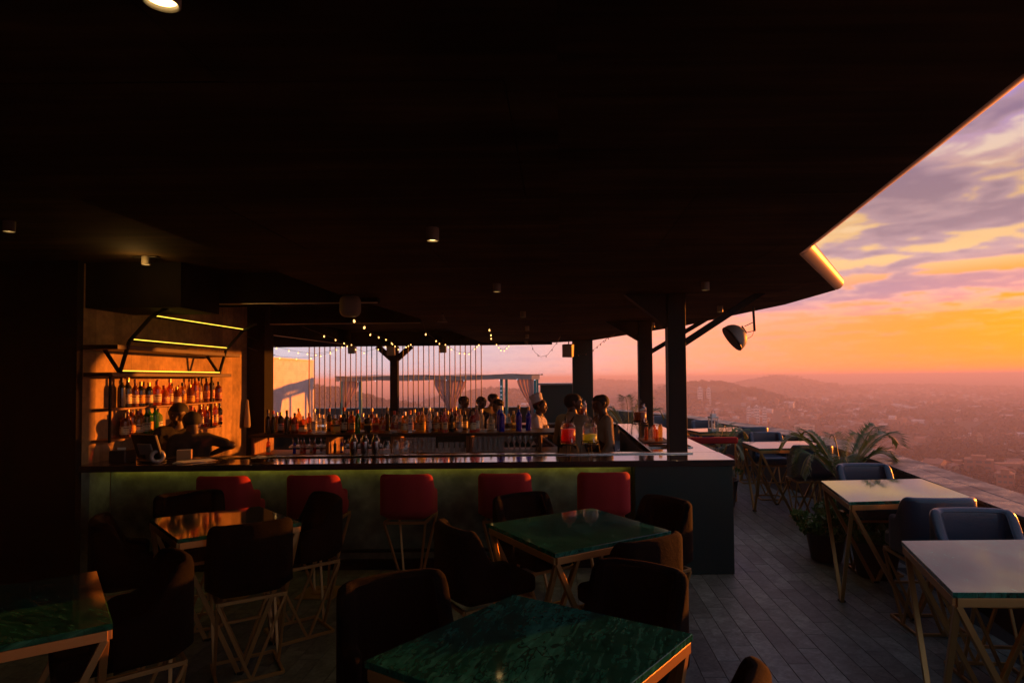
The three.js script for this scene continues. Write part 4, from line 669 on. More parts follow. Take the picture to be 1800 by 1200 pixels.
{
  const t = thing('pergola', 'canvas-roofed pergola with turquoise posts and tied curtains beyond the rods', 'pergola');
  const y = 2.02, x0 = -6.85, x1 = -0.8, d0 = 19.6, d1 = 21.4;
  const g = new THREE.PlaneGeometry(x1 - x0 + 0.4, d1 - d0 + 0.3, 60, 10); g.rotateX(-Math.PI / 2); const p = g.attributes.position; for (let i = 0; i < p.count; i++) p.setY(i, 0.05 * Math.sin(p.getX(i) * 2.1) * Math.cos(p.getZ(i) * 2) + 0.03 * fbm(p.getX(i) * 3 + 9, p.getZ(i) * 3 + 9, 3)); g.computeVertexNormals(); g.translate((x0 + x1) / 2, y, -(d0 + d1) / 2); part('canvas_roof', g, M.canvas, t);
  const vg = new THREE.PlaneGeometry(x1 - x0 + 0.3, 0.14, 80, 2); const vp = vg.attributes.position; for (let i = 0; i < vp.count; i++) { vp.setZ(i, 0.02 * Math.sin(vp.getX(i) * 9)); if (vp.getY(i) < 0) vp.setY(i, vp.getY(i) - 0.03 * Math.abs(Math.sin(vp.getX(i) * 1.7))); } vg.computeVertexNormals(); vg.translate((x0 + x1) / 2, y - 0.05, -d0 + 0.12); part('valance', vg, M.canvas, t);
  for (const x of [x0, -3.45, -1.85, x1]) for (const d of [d0, d1]) part('post', box(0.09, y, 0.09, x, y / 2, -d, 0.004), M.turquoise, t);
  for (const d of [d0, d1]) part('header', box(x1 - x0, 0.1, 0.08, (x0 + x1) / 2, y - 0.06, -d, 0.004), M.turquoise, t);
  const cm = phy({ color: rgb(0.62, 0.42, 0.40), roughness: 0.95, transmission: 0.3, thickness: 0, side: THREE.DoubleSide });
  for (const [x, s] of [[x0 + 0.05, 1], [-3.45, -1], [-3.45, 1], [x1 - 0.05, -1]]) {
    const N = 16, K = 14, pos = [], idx = []; for (let j = 0; j <= K; j++) { const f = j / K, wv = f < 0.62 ? mix(0.52, 0.07, sstep(0, 0.62, f)) : mix(0.07, 0.14, (f - 0.62) / 0.38); for (let i = 0; i <= N; i++) { const u = i / N; pos.push(x + s * u * wv, y - 0.1 - f * 1.8, -d0 + 0.07 + 0.025 * Math.sin(u * 28)); } } for (let j = 0; j < K; j++) for (let i = 0; i < N; i++) { const a = j * (N + 1) + i; idx.push(a, a + 1, a + N + 1, a + 1, a + N + 2, a + N + 1); }
    const cg = new THREE.BufferGeometry(); cg.setAttribute('position', new THREE.Float32BufferAttribute(pos, 3)); cg.setIndex(idx); cg.computeVertexNormals(); part('curtain', boxUV(cg), cm, t);
  }
  const wb = std({ color: rgb(0.8, 0.8, 0.85), emissive: rgb(0.75, 0.8, 1), emissiveIntensity: 0.8 });
  const led = new THREE.SphereGeometry(0.011, 6, 5); for (let k = 0; k < 22; k++) { const b = part('fairy_light', led, wb, t); b.position.set(k < 12 ? mix(x0, x1, k / 11) : -1.85, k < 12 ? y - 0.14 - 0.02 * (k % 2) : 0.5 + (k - 12) * 0.13, -d0 + 0.18); }
  // dark service cabin and planting beyond
  const c = thing('service_cabin', 'low dark teal cabin wall with pale coping left of the broad column', 'cabin'); part('wall', box(1.05, 1.72, 1.2, -0.05, 0.86, -18.2, 0.006), M.teal, c); part('coping', box(1.15, 0.05, 1.3, -0.05, 1.745, -18.2, 0.004), M.coping, c);
  const hd = thing('side_planter', 'long dark planter along the back terrace edge', 'planter'); part('trough', box(7.4, 0.5, 0.4, -5.2, 0.25, -22.2, 0.01), M.pot, hd);
}
// ───────────────────────── plants
const leafMat = (r, g, b) => phy({ color: rgb(r, g, b), roughness: 0.5, transmission: 0.45, thickness: 0, side: THREE.DoubleSide });
const palmM = [leafMat(0.08, 0.19, 0.03), leafMat(0.12, 0.21, 0.035), leafMat(0.06, 0.15, 0.028)], stemM = std({ color: rgb(0.16, 0.17, 0.06), roughness: 0.6 });
function frond(len, rise, droop, q, leafLen, leafW) {                    // grows along +x from the origin
  const pts = []; for (let i = 0; i <= 14; i++) { const f = i / 14; pts.push(V(len * f * (1 - 0.18 * f), rise * Math.sin(f * 1.75) - droop * 0.7 * f * f * f, 0.03 * Math.sin(f * 3))); }
  const c = new THREE.CatmullRomCurve3(pts), pos = [];
  const tri = (a, b, d) => pos.push(a.x, a.y, a.z, b.x, b.y, b.z, d.x, d.y, d.z);
  const n = 42; for (let k = 0; k < n; k++) for (const s of [-1, 1]) {
    const f = 0.2 + 0.8 * (k + 0.5 * (s > 0)) / n, p = c.getPointAt(Math.min(0.995, f)), t = c.getTangentAt(Math.min(0.995, f)); const L = leafLen * (0.35 + 0.65 * Math.sin(Math.min(1, (f - 0.12) * 1.15) * Math.PI * 0.94)) * (0.85 + 0.3 * q()), w = leafW * (0.8 + 0.4 * q());
    const out = V(t.x * 0.75, t.y * 0.75 + 0.34, s).normalize(), side = out.clone().cross(V(0, 1, 0)).normalize(); const m = p.clone().addScaledVector(out, L * 0.55), e = p.clone().addScaledVector(out, L); e.y -= L * (0.12 + 0.25 * q()); m.y -= L * 0.05;
    const ms = m.clone().addScaledVector(side, w), mt = m.clone().addScaledVector(side, -w); ms.y -= w * 0.5; mt.y -= w * 0.5;
    tri(p, ms, m); tri(p, m, mt); tri(ms, e, m); tri(m, e, mt);
  }
  const g = new THREE.BufferGeometry(); g.setAttribute('position', new THREE.Float32BufferAttribute(pos, 3)); g.computeVertexNormals();
  return { leaf: boxUV(g), stem: new THREE.TubeGeometry(c, 16, 0.007, 5) };
}
function potGeo(r, h) { return lathe([[0, 0], [r * 0.72, 0], [r * 0.76, 0.01], [r, h - 0.02], [r * 1.04, h - 0.02], [r * 1.04, h], [r * 0.92, h], [r * 0.9, h - 0.05], [0, h - 0.05]], 26); }
function palm(label, x, d, potR, potH, fronds, seed) {
  const q = rng(seed), t = thing('potted_palm', label, 'palm', [x, 0.001, -d], 0);
  part('pot', potGeo(potR, potH), M.pot, t); part('soil', new THREE.CylinderGeometry(potR * 0.89, potR * 0.89, 0.02, 20).translate(0, potH - 0.045, 0), M.soil, t);
  fronds.forEach(([ang, len, rise, droop], i) => { const f = frond(len, rise, droop, q, 0.12 + 0.22 * len, 0.004 + 0.009 * len); const h0 = potH - 0.05, lean = 0.05; const fr = part('frond', f.leaf, palmM[i % 3], t); fr.position.set(Math.cos(ang) * 0.04, h0 + 0.22 + 0.1 * q(), -Math.sin(ang) * 0.04); fr.rotation.y = ang; fr.rotation.x = (q() - 0.5) * 0.5; part('stalk', f.stem, stemM, fr); part('stem', tube([[0, h0 - 0.02, 0], [Math.cos(ang) * 0.02, h0 + 0.12, -Math.sin(ang) * 0.02], [fr.position.x, fr.position.y + 0.01, fr.position.z]], 0.011, 6, 6), stemM, t); });
}
palm('large feathery palm in a dark pot against the parapet past the second table', 3.38, 7.55, 0.24, 0.42, [[0.1, 0.85, 0.60, 0.30], [0.7, 0.72, 0.62, 0.3], [-0.5, 0.7, 0.46, 0.4], [2.2, 0.62, 0.68, 0.2], [2.9, 0.75, 0.62, 0.32], [3.5, 0.72, 0.5, 0.5], [4.5, 0.5, 0.4, 0.4], [1.4, 0.5, 0.68, 0.15], [0.35, 0.6, 0.7, 0.15], [2.55, 0.6, 0.5, 0.35]], 11);
palm('smaller palm in a dark pot behind the bar corner by the third table', 2.48, 10.1, 0.2, 0.40, [[0.3, 0.7, 0.52, 0.4], [1.0, 0.65, 0.58, 0.3], [2.6, 0.55, 0.42, 0.4], [3.5, 0.5, 0.35, 0.45], [5.6, 0.55, 0.35, 0.4], [4.6, 0.45, 0.3, 0.4]], 23);
palm('bright palm behind the right-hand bartender', 1.38, 12.6, 0.25, 0.45, [[0.2, 0.85, 0.72, 0.4], [0.9, 0.8, 0.8, 0.3], [1.7, 0.75, 0.85, 0.3], [2.5, 0.8, 0.78, 0.4], [3.2, 0.7, 0.66, 0.5], [4.2, 0.6, 0.5, 0.5], [5.3, 0.7, 0.5, 0.5]], 37);
function shrub(label, x, d, r, h, pr, ph, seed, n) {
  const q = rng(seed), t = thing('potted_shrub', label, 'shrub', [x, 0.001, -d], 0); part('pot', potGeo(pr, ph), M.pot, t); part('soil', new THREE.CylinderGeometry(pr * 0.89, pr * 0.89, 0.02, 18).translate(0, ph - 0.045, 0), M.soil, t);
  const pos = []; const lob = []; for (let k = 0; k < 26; k++) { const a = q() * 6.28, rr2 = r * Math.sqrt(q()) * 0.9; lob.push([Math.cos(a) * rr2, ph + 0.02 + h * q() * 0.8, Math.sin(a) * rr2, 0.05 + 0.05 * q()]); }
  for (let k = 0; k < n; k++) { const L = lob[Math.floor(q() * lob.length)], a = q() * 6.28, u = q() * 2 - 1, s = Math.sqrt(1 - u * u), R = L[3] * (0.6 + 0.5 * q()); const c = V(L[0] + R * s * Math.cos(a), L[1] + R * u * 0.8, L[2] + R * s * Math.sin(a)); const o = V(q() - 0.5, q() * 0.7, q() - 0.5).normalize(), sd = o.clone().cross(V(q() - 0.5, q() - 0.5, q() - 0.5)).normalize(); const ll = 0.022 + 0.02 * q(); const e = c.clone().addScaledVector(o, ll), b = c.clone().addScaledVector(o, -ll), l1 = c.clone().addScaledVector(sd, ll * 0.5), l2 = c.clone().addScaledVector(sd, -ll * 0.5); pos.push(...b.toArray(), ...l1.toArray(), ...e.toArray(), ...b.toArray(), ...e.toArray(), ...l2.toArray()); }
  const g = new THREE.BufferGeometry(); g.setAttribute('position', new THREE.Float32BufferAttribute(pos, 3)); g.computeVertexNormals(); part('foliage', boxUV(g), leafMat(0.10, 0.22, 0.04), t);
  for (let k = 0; k < 5; k++) part('stem', tube([[0, ph - 0.04, 0], [lob[k][0] * 0.5, (ph + lob[k][1]) / 2, lob[k][2] * 0.5], [lob[k][0], lob[k][1], lob[k][2]]], 0.006, 6, 5), stemM, t);
}
shrub('leafy green shrub spilling from a black pot under the second parapet table', 2.74, 6.55, 0.36, 0.26, 0.20, 0.30, 5, 3200);
shrub('leafy shrub in a black pot right under the second parapet table', 2.98, 6.0, 0.24, 0.16, 0.22, 0.34, 6, 1000);
shrub('dark leafy shrub in a black pot behind the counter corner', 2.35, 9.25, 0.26, 0.22, 0.24, 0.4, 7, 900);
shrub('dark hedge bush in a pot behind the rods', -6.1, 19.0, 0.4, 0.55, 0.3, 0.4, 8, 1400);
// ───────────────────────── people: bodies as one smooth surface, clothes and hair over them
const mcs = new Map();
function fieldMesh(bones, c, half, res, k, clip) {
  if (!mcs.has(res)) mcs.set(res, new MarchingCubes(res, M.black, false, false, 120000));
  const mc = mcs.get(res); mc.reset(); const F = mc.field, n2 = res * res, hs = res / 2, cell = half / hs; F.fill(1e3);
  for (const [a, b, ra, rb, sub] of bones) {
    const R = Math.max(ra, rb) + k * 1.5 + cell * 2, lo = [], hi = [];
    for (let i = 0; i < 3; i++) { lo.push(Math.max(1, Math.floor((Math.min(a[i], b[i]) - R - c[i]) / cell + hs))); hi.push(Math.min(res - 2, Math.ceil((Math.max(a[i], b[i]) + R - c[i]) / cell + hs))); }
    const bx = b[0] - a[0], by = b[1] - a[1], bz = b[2] - a[2], bb = bx * bx + by * by + bz * bz || 1e-9;
    for (let z = lo[2]; z <= hi[2]; z++) for (let y = lo[1]; y <= hi[1]; y++) for (let x = lo[0]; x <= hi[0]; x++) {
      const px = c[0] + (x - hs) * cell - a[0], py = c[1] + (y - hs) * cell - a[1], pz = c[2] + (z - hs) * cell - a[2];
      const t = Math.min(1, Math.max(0, (px * bx + py * by + pz * bz) / bb)), d = Math.hypot(px - bx * t, py - by * t, pz - bz * t) - (ra + (rb - ra) * t), i = z * n2 + y * res + x, e = F[i];
      if (sub) { F[i] = Math.max(e, -d); continue; }
      const h = Math.max(k - Math.abs(d - e), 0) / k; F[i] = Math.min(d, e) - h * h * k * 0.25;
    }
  }
  for (let z = 0; z < res; z++) for (let y = 0; y < res; y++) for (let x = 0; x < res; x++) { const i = z * n2 + y * res + x; let d = F[i]; if (d > 900) { F[i] = -1; continue; } if (clip) d = Math.max(d, clip(c[0] + (x - hs) * cell, c[1] + (y - hs) * cell, c[2] + (z - hs) * cell)); F[i] = -d; }
  mc.isolation = 0; mc.update();
  const n = mc.count, g = new THREE.BufferGeometry(), p = new Float32Array(n * 3), nn = new Float32Array(mc.normalArray.slice(0, n * 3));
  for (let i = 0; i < n; i++) for (let j = 0; j < 3; j++) p[i * 3 + j] = mc.positionArray[i * 3 + j] * half + c[j];
  g.setAttribute('position', new THREE.BufferAttribute(p, 3)); g.setAttribute('normal', new THREE.BufferAttribute(nn, 3));
  return boxUV(g);
}
const headBones = [[[0, 0.03, -0.03], [0, 0.032, 0.022], 0.088, 0.086], [[0, -0.03, 0.04], [0, -0.078, 0.056], 0.056, 0.036], [[-0.034, -0.022, 0.048], [0.034, -0.022, 0.048], 0.04, 0.04], [[0, 0.012, 0.094], [0, -0.03, 0.112], 0.009, 0.015], [[-0.017, -0.062, 0.090], [0.017, -0.062, 0.090], 0.009, 0.009], [[-0.04, 0.032, 0.084], [0.04, 0.032, 0.084], 0.012, 0.012], [[-0.088, -0.012, -0.006], [-0.092, 0.02, -0.014], 0.012, 0.015], [[0.088, -0.012, -0.006], [0.092, 0.02, -0.014], 0.012, 0.015], [[0, -0.05, -0.02], [0, -0.13, -0.022], 0.056, 0.055], [[-0.033, 0.012, 0.104], [-0.033, 0.012, 0.104], 0.014, 0.014, 1], [[0.033, 0.012, 0.104], [0.033, 0.012, 0.104], 0.014, 0.014, 1]];
const headG = fieldMesh(headBones, [0, -0.01, 0.01], 0.17, 64, 0.022);
const hairline = (x, y, z) => (-0.055 + 0.115 * sstep(-0.05, 0.075, z)) - y;
const hairShort = fieldMesh([[[0, 0.034, -0.032], [0, 0.036, 0.018], 0.094, 0.091]], [0, 0.02, 0], 0.15, 52, 0.02, hairline);
const hairAfro = fieldMesh([...Array(26)].map((_, k) => { const a = k * 2.4, u = 1 - 2 * (k + 0.5) / 26, s = Math.sqrt(1 - u * u), p = [Math.cos(a) * s * 0.085, 0.055 + u * 0.075, -0.03 + Math.sin(a) * s * 0.08]; return [p, p, 0.045, 0.045]; }).concat([[[0, 0.05, -0.03], [0, 0.05, -0.03], 0.1, 0.1]]), [0, 0.03, -0.02], 0.2, 52, 0.02, (x, y, z) => (-0.05 + 0.11 * sstep(-0.02, 0.07, z)) - y);
const handG = (() => { const b = []; for (let f = 0; f < 4; f++) { const x = -0.03 + f * 0.02, L = [0.058, 0.072, 0.078, 0.068][f]; b.push([[x * 0.6, 0, 0], [x, 0.085, 0], 0.016, 0.0135]); b.push([[x, 0.085, 0], [x * 1.1, 0.085 + L * 0.55, 0.012], 0.0095, 0.009]); b.push([[x * 1.1, 0.085 + L * 0.55, 0.012], [x * 1.12, 0.085 + L * 0.92, 0.034], 0.009, 0.0078]); } b.push([[0.015, 0.02, 0.004], [0.046, 0.06, 0.014], 0.014, 0.0115]); b.push([[0.046, 0.06, 0.014], [0.052, 0.098, 0.026], 0.0105, 0.009]); b.push([[0, -0.03, 0], [0, 0.02, 0], 0.025, 0.024]); return fieldMesh(b, [0, 0.07, 0.01], 0.125, 60, 0.006); })();
const skinM = [[0.085, 0.042, 0.025], [0.06, 0.03, 0.018], [0.11, 0.055, 0.032]].map((c) => phy({ color: rgb(...c), roughness: 0.5, sheen: 0.1 }));
const hairM = std({ color: rgb(0.008, 0.007, 0.006), roughness: 0.8 }), eyeM = std({ color: rgb(0.55, 0.52, 0.48), roughness: 0.2 });
const fabric = (r, g, b) => std({ color: rgb(r, g, b), roughness: 0.9, bumpMap: T.folds, bumpScale: 0.03 });
function person(o) {
  const J = { neck: [0, 1.43, -0.012], head: [0, 1.575, 0.02], el: [0.27, 1.10, 0.0], wl: [0.29, 0.86, 0.06], er: [-0.27, 1.10, 0.0], wr: [-0.29, 0.86, 0.06], lean: [0, 0, 0], ...o.pose };
  const t = thing('person', o.label, 'person', o.pos, o.turn); t.scale.setScalar(o.s ?? 1);
  const lx = J.lean[0], lz = J.lean[2], up = (x, y, z) => { const f = Math.max(0, (y - 0.93) / 0.5); return [x + lx * f, y, z + lz * f]; };
  const SL = up(0.172, 1.365, -0.01), SR = up(-0.172, 1.365, -0.01), torso = [[[-0.06, 0.93, 0], [0.06, 0.93, 0], 0.118, 0.118], [up(-0.045, 1.0, 0), up(-0.045, 1.15, 0.005), 0.105, 0.105], [up(0.045, 1.0, 0), up(0.045, 1.15, 0.005), 0.105, 0.105], [up(-0.07, 1.17, 0.005), up(-0.09, 1.30, 0), 0.098, 0.098], [up(0.07, 1.17, 0.005), up(0.09, 1.30, 0), 0.098, 0.098], [up(-0.13, 1.37, -0.015), up(0.13, 1.37, -0.015), 0.058, 0.058], [up(0, 1.36, -0.02), up(...J.neck), 0.075, 0.06]];
  const limb = (a, b, c, q) => [[a, b, q[0], q[1]], [b, c, q[2], q[3]]];
  const arms = [...limb(SL, J.el, J.wl, [0.052, 0.041, 0.041, 0.028]), ...limb(SR, J.er, J.wr, [0.052, 0.041, 0.041, 0.028])];
  const legs = [1, -1].flatMap((s) => [...limb([s * 0.088, 0.9, 0], [s * 0.098, 0.49, 0.018], [s * 0.1, 0.08, -0.02], [0.086, 0.06, 0.057, 0.038]), [[s * 0.1, 0.045, -0.05], [s * 0.115, 0.035, 0.14], 0.042, 0.034]]);
  const nk = [up(...J.neck), J.head.map((v, i) => v + [0, -0.06, -0.02][i]), 0.056, 0.054];
  const body = fieldMesh([...torso, ...arms, ...legs, nk], [0, 0.86, 0], 0.92, 112, 0.035);
  const hm = new THREE.Matrix4().makeRotationFromEuler(new THREE.Euler(o.nod ?? 0, o.look ?? 0, o.tilt ?? 0, 'YXZ')).setPosition(...J.head);
  const hands = [[J.el, J.wl, 1], [J.er, J.wr, -1]].map(([e, w, s]) => { const y = V(w[0] - e[0], w[1] - e[1], w[2] - e[2]).normalize(), x = V(0, 0, 1).cross(y).normalize(), z = x.clone().cross(y); if (s < 0) { x.negate(); z.negate(); } const g = handG.clone(); g.applyMatrix4(new THREE.Matrix4().makeBasis(x, y, z).setPosition(...w)); return g; });
  const skin = part('body', merge([body, headG.clone().applyMatrix4(hm), ...hands]), skinM[o.skin ?? 0], t);
  const hair = part('hair', (o.afro ? hairAfro : hairShort).clone().applyMatrix4(hm), hairM, t);
  for (const s of [-1, 1]) part('eye', new THREE.SphereGeometry(0.0115, 10, 8).translate(s * 0.033, 0.011, 0.083).applyMatrix4(hm), eyeM, t);
  const grow = (list, e) => list.map(([a, b, ra, rb]) => [a, b, ra + e, rb + e]);
  const cut = (a, b, f) => a.map((v, i) => v + (b[i] - v) * f);
  const sleeves = o.short ? [[SL, cut(SL, J.el, 0.7), 0.066, 0.060], [SR, cut(SR, J.er, 0.7), 0.066, 0.060]] : [...grow(arms, 0.013)];
  const np = up(...J.neck);
  part('shirt', fieldMesh([...grow(torso, 0.014), ...sleeves], [0, 0.98, 0], 0.62, 92, 0.03, (x, y, z) => Math.max(0.84 - y, 0.072 - Math.hypot(x - np[0], (y - np[1] - 0.012) * 0.9, z - np[2] - 0.02))), o.shirt, t);
  part('trousers', fieldMesh([...grow(torso.slice(0, 1), 0.012), ...grow(legs.filter((_, i) => i % 3 < 2), 0.016)], [0, 0.55, 0], 0.58, 80, 0.03, (x, y) => Math.max(0.07 - y, y - 0.97)), o.legs ?? fabric(0.012, 0.012, 0.014), t);
  if (o.apron) {
    const fr = part('apron', fieldMesh(grow(torso, 0.024), [0, 1.05, 0], 0.5, 84, 0.03, (x, y, z) => Math.max(0.80 - y, y - 1.27, 0.015 - z + Math.max(0, y - 1.05) * 0.2, Math.abs(x) - mix(0.19, 0.12, sstep(1.0, 1.2, y)))), o.apron, t);
    for (const s of [-1, 1]) part('apron_strap', tube([[s * 0.11, 1.25, 0.115], up(s * 0.10, 1.40, 0.055), up(s * 0.075, 1.438, -0.02), up(s * 0.05, 1.38, -0.095), up(-s * 0.02, 1.2, -0.135), [-s * 0.11, 1.02, -0.115]], 0.013, 28, 6), o.apron, t);
  }
  return { t, hm };
}
const khaki = fabric(0.30, 0.235, 0.155), darkShirt = fabric(0.014, 0.013, 0.014), apronM = fabric(0.02, 0.018, 0.018);
{
  const a = person({ label: 'barman in dark shirt with white name badge, face towards us, beside the till', pos: [-4.36, 0, -7.08], turn: 1.0, s: 0.985, look: -0.7, nod: 0.25, tilt: -0.1, shirt: darkShirt, short: true, skin: 1, pose: { el: [0.20, 1.10, 0.12], wl: [0.10, 1.06, 0.32], er: [-0.22, 1.10, 0.10], wr: [-0.10, 1.06, 0.32], lean: [0, 0, 0.05], head: [0, 1.565, 0.07] } });
  part('name_badge', box(0.075, 0.02, 0.004, 0.075, 1.275, 0.118, 0.001), M.paper, a.t);
  person({ label: 'barman in dark shirt seen from behind with one elbow raised', pos: [-4.04, 0, -6.86], turn: -2.6, s: 0.93, look: 0.3, nod: 0.3, shirt: darkShirt, short: true, skin: 1, pose: { er: [-0.42, 1.27, 0.08], wr: [-0.20, 1.16, 0.24], el: [0.24, 1.10, 0.06], wl: [0.12, 1.04, 0.26], lean: [0, 0, 0.05], head: [0, 1.565, 0.07] } });
  person({ label: 'bartender in khaki shirt and apron straps, back to us behind the juice dispensers', pos: [0.15, 0, -8.05], turn: 2.6, s: 1.0, look: -0.85, shirt: khaki, apron: apronM, skin: 0, pose: { el: [0.26, 1.10, 0.04], wl: [0.18, 0.98, 0.25], er: [-0.27, 1.10, 0.04], wr: [-0.22, 0.96, 0.24] } });
  person({ label: 'bartender in khaki shirt and dark apron facing left towards his colleague', pos: [0.53, 0, -8.1], turn: -1.25, s: 0.99, look: 0.1, nod: 0.1, shirt: khaki, apron: apronM, skin: 1, pose: { el: [0.26, 1.09, 0.0], wl: [0.25, 0.90, 0.12], er: [-0.25, 1.09, 0.02], wr: [-0.14, 1.0, 0.24] } });
  const chefM = fabric(0.62, 0.60, 0.64);
  const c = person({ label: 'chef in white jacket and tall white hat looking right', pos: [-0.34, 0, -9.75], turn: 1.35, s: 0.93, nod: -0.08, shirt: chefM, short: true, apron: fabric(0.03, 0.02, 0.02), skin: 1, pose: { el: [0.22, 1.10, 0.10], wl: [0.12, 1.0, 0.28], er: [-0.24, 1.10, 0.06], wr: [-0.18, 0.96, 0.26] } });
  const toque = new THREE.Group(); toque.name = 'chef_hat'; toque.applyMatrix4(c.hm); toque.rotation.x -= 0.3; c.t.add(toque);
  part('hat_crown', lathe([[0.094, 0.05], [0.096, 0.09], [0.104, 0.16], [0.112, 0.20], [0.10, 0.225], [0.05, 0.235], [0, 0.232]], 24), chefM, toque).position.z = -0.008; part('hat_band', lathe([[0.0955, 0.045], [0.0985, 0.046], [0.0985, 0.082], [0.0955, 0.083]], 24), fabric(0.10, 0.01, 0.012), toque).position.z = -0.008;
  person({ label: 'guest in peach top at the far side of the bar, leftmost of four', pos: [-1.86, 0, -11.95], turn: 1.1, s: 0.93, shirt: fabric(0.48, 0.26, 0.15), skin: 0, pose: { el: [0.24, 1.08, 0.1], wl: [0.1, 1.12, 0.3], er: [-0.24, 1.08, 0.1], wr: [-0.1, 1.12, 0.3] } });
  person({ label: 'guest in dark jacket leaning in between the other guests', pos: [-1.55, 0, -11.8], turn: 0.6, s: 0.94, nod: 0.2, shirt: fabric(0.02, 0.018, 0.02), skin: 1, pose: { el: [0.27, 1.08, 0.12], wl: [0.1, 1.12, 0.32], er: [-0.27, 1.08, 0.12], wr: [-0.1, 1.12, 0.32], lean: [0, 0, 0.1], head: [0, 1.55, 0.13] } });
  person({ label: 'guest with bare arms turned to the right behind the other guests', pos: [-1.34, 0, -12.3], turn: 1.3, s: 0.95, shirt: fabric(0.10, 0.05, 0.04), short: true, skin: 2, pose: {} });
  person({ label: 'guest with round afro hair and pale top by the blue bottles', pos: [-1.18, 0, -11.8], turn: -0.9, s: 0.875, afro: true, nod: 0.1, shirt: fabric(0.45, 0.36, 0.28), skin: 2, pose: { el: [0.24, 1.08, 0.1], wl: [0.1, 1.14, 0.3], er: [-0.24, 1.08, 0.1], wr: [-0.1, 1.14, 0.3] } });
}
// ───────────────────────── the city below, hills and terrain
const hills = [[-22, 760, 71, 11, 230], [-6, 1250, 60, 7, 300], [12.5, 1500, 72, 6.5, 330], [19, 2700, 82, 5, 420], [4, 2500, 74, 7, 420], [29, 3600, 30, 9, 700], [-38, 1500, 62, 10, 420]];
function ground(x, z) {
  const r = Math.hypot(x, z), az = Math.atan2(x, -z) * 180 / Math.PI;
  let h = -78 + 7 * (fbm(x / 420 + 50, z / 420 + 50, 3) - 0.5) * 2 * sstep(150, 500, r);
  for (const [a, R, H, wa, wr] of hills) { const e = ((az - a) / wa) ** 2 + ((r - R) / wr) ** 2; if (e < 9) h += H * Math.exp(-e) * (0.86 + 0.28 * fbm(x / 160 + 9, z / 160 + 4, 4)); }
  return h;
}
{
  const NR = 110, NA = 300, pos = [], idx = [], uv = [];
  for (let i = 0; i <= NR; i++) { const r = 20 * Math.pow(9500 / 20, i / NR); for (let j = 0; j <= NA; j++) { const a = j / NA * Math.PI * 2, x = Math.sin(a) * r, z = -Math.cos(a) * r; pos.push(x, ground(x, z), z); uv.push(x, z); } }
  for (let i = 0; i < NR; i++) for (let j = 0; j < NA; j++) { const a = i * (NA + 1) + j, b = a + 1, c = a + NA + 1, e = c + 1; idx.push(a, b, c, b, e, c); }
  const g = new THREE.BufferGeometry(); g.setAttribute('position', new THREE.Float32BufferAttribute(pos, 3)); g.setAttribute('uv', new THREE.Float32BufferAttribute(uv, 2)); g.setIndex(idx); g.computeVertexNormals();
  const earth = tex(512, (u, v) => { const n = fbm(u * 6, v * 6, 6, 6), f = fbm(u * 30, v * 30, 4, 30); const k = 0.7 + 0.7 * (f - 0.5); const c = mix3([70, 66, 40], [118, 78, 56], sstep(0.42, 0.6, n)); return [c[0] * k, c[1] * k, c[2] * k]; }, true, 1 / 180);
  struct('terrain', g, std({ map: earth, roughness: 1 }));
}
// houses
const roofCols = [[0.20, 0.075, 0.045], [0.26, 0.12, 0.08], [0.15, 0.075, 0.06], [0.46, 0.40, 0.36], [0.17, 0.10, 0.08], [0.62, 0.58, 0.55], [0.34, 0.13, 0.08]];
const wallCols = [[0.45, 0.36, 0.27], [0.32, 0.22, 0.16], [0.5, 0.46, 0.40], [0.36, 0.20, 0.14]];
const roofMats = roofCols.map((c) => std({ color: rgb(...c), roughness: 0.75 })), wallMats = wallCols.map((c) => std({ color: rgb(...c), roughness: 0.9 }));
const hipRoof = () => { const g = new THREE.BufferGeometry(); const p = [[-0.54, 0, -0.54], [0.54, 0, -0.54], [0.54, 0, 0.54], [-0.54, 0, 0.54], [-0.22, 0.36, 0], [0.22, 0.36, 0]]; const f = [[0, 4, 5], [0, 5, 1], [1, 5, 2], [2, 5, 4], [2, 4, 3], [3, 4, 0]]; g.setAttribute('position', new THREE.Float32BufferAttribute(f.flat().flatMap((i) => p[i]), 3)); g.computeVertexNormals(); return boxUV(g); };
const gableRoof = () => { const g = new THREE.BufferGeometry(); const p = [[-0.55, 0, -0.55], [0.55, 0, -0.55], [0.55, 0, 0.55], [-0.55, 0, 0.55], [-0.55, 0.3, 0], [0.55, 0.3, 0]]; const f = [[0, 4, 5], [0, 5, 1], [2, 5, 4], [2, 4, 3], [1, 5, 2], [3, 4, 0]]; g.setAttribute('position', new THREE.Float32BufferAttribute(f.flat().flatMap((i) => p[i]), 3)); g.computeVertexNormals(); return boxUV(g); };
const flatRoof = () => { const g = new THREE.BoxGeometry(1.1, 0.06, 1.1); g.translate(0, 0.03, 0); return g; };
const roofGeos = [hipRoof(), gableRoof(), gableRoof(), flatRoof()], wallGeo = new THREE.BoxGeometry(1, 1, 1); wallGeo.translate(0, 0.5, 0);
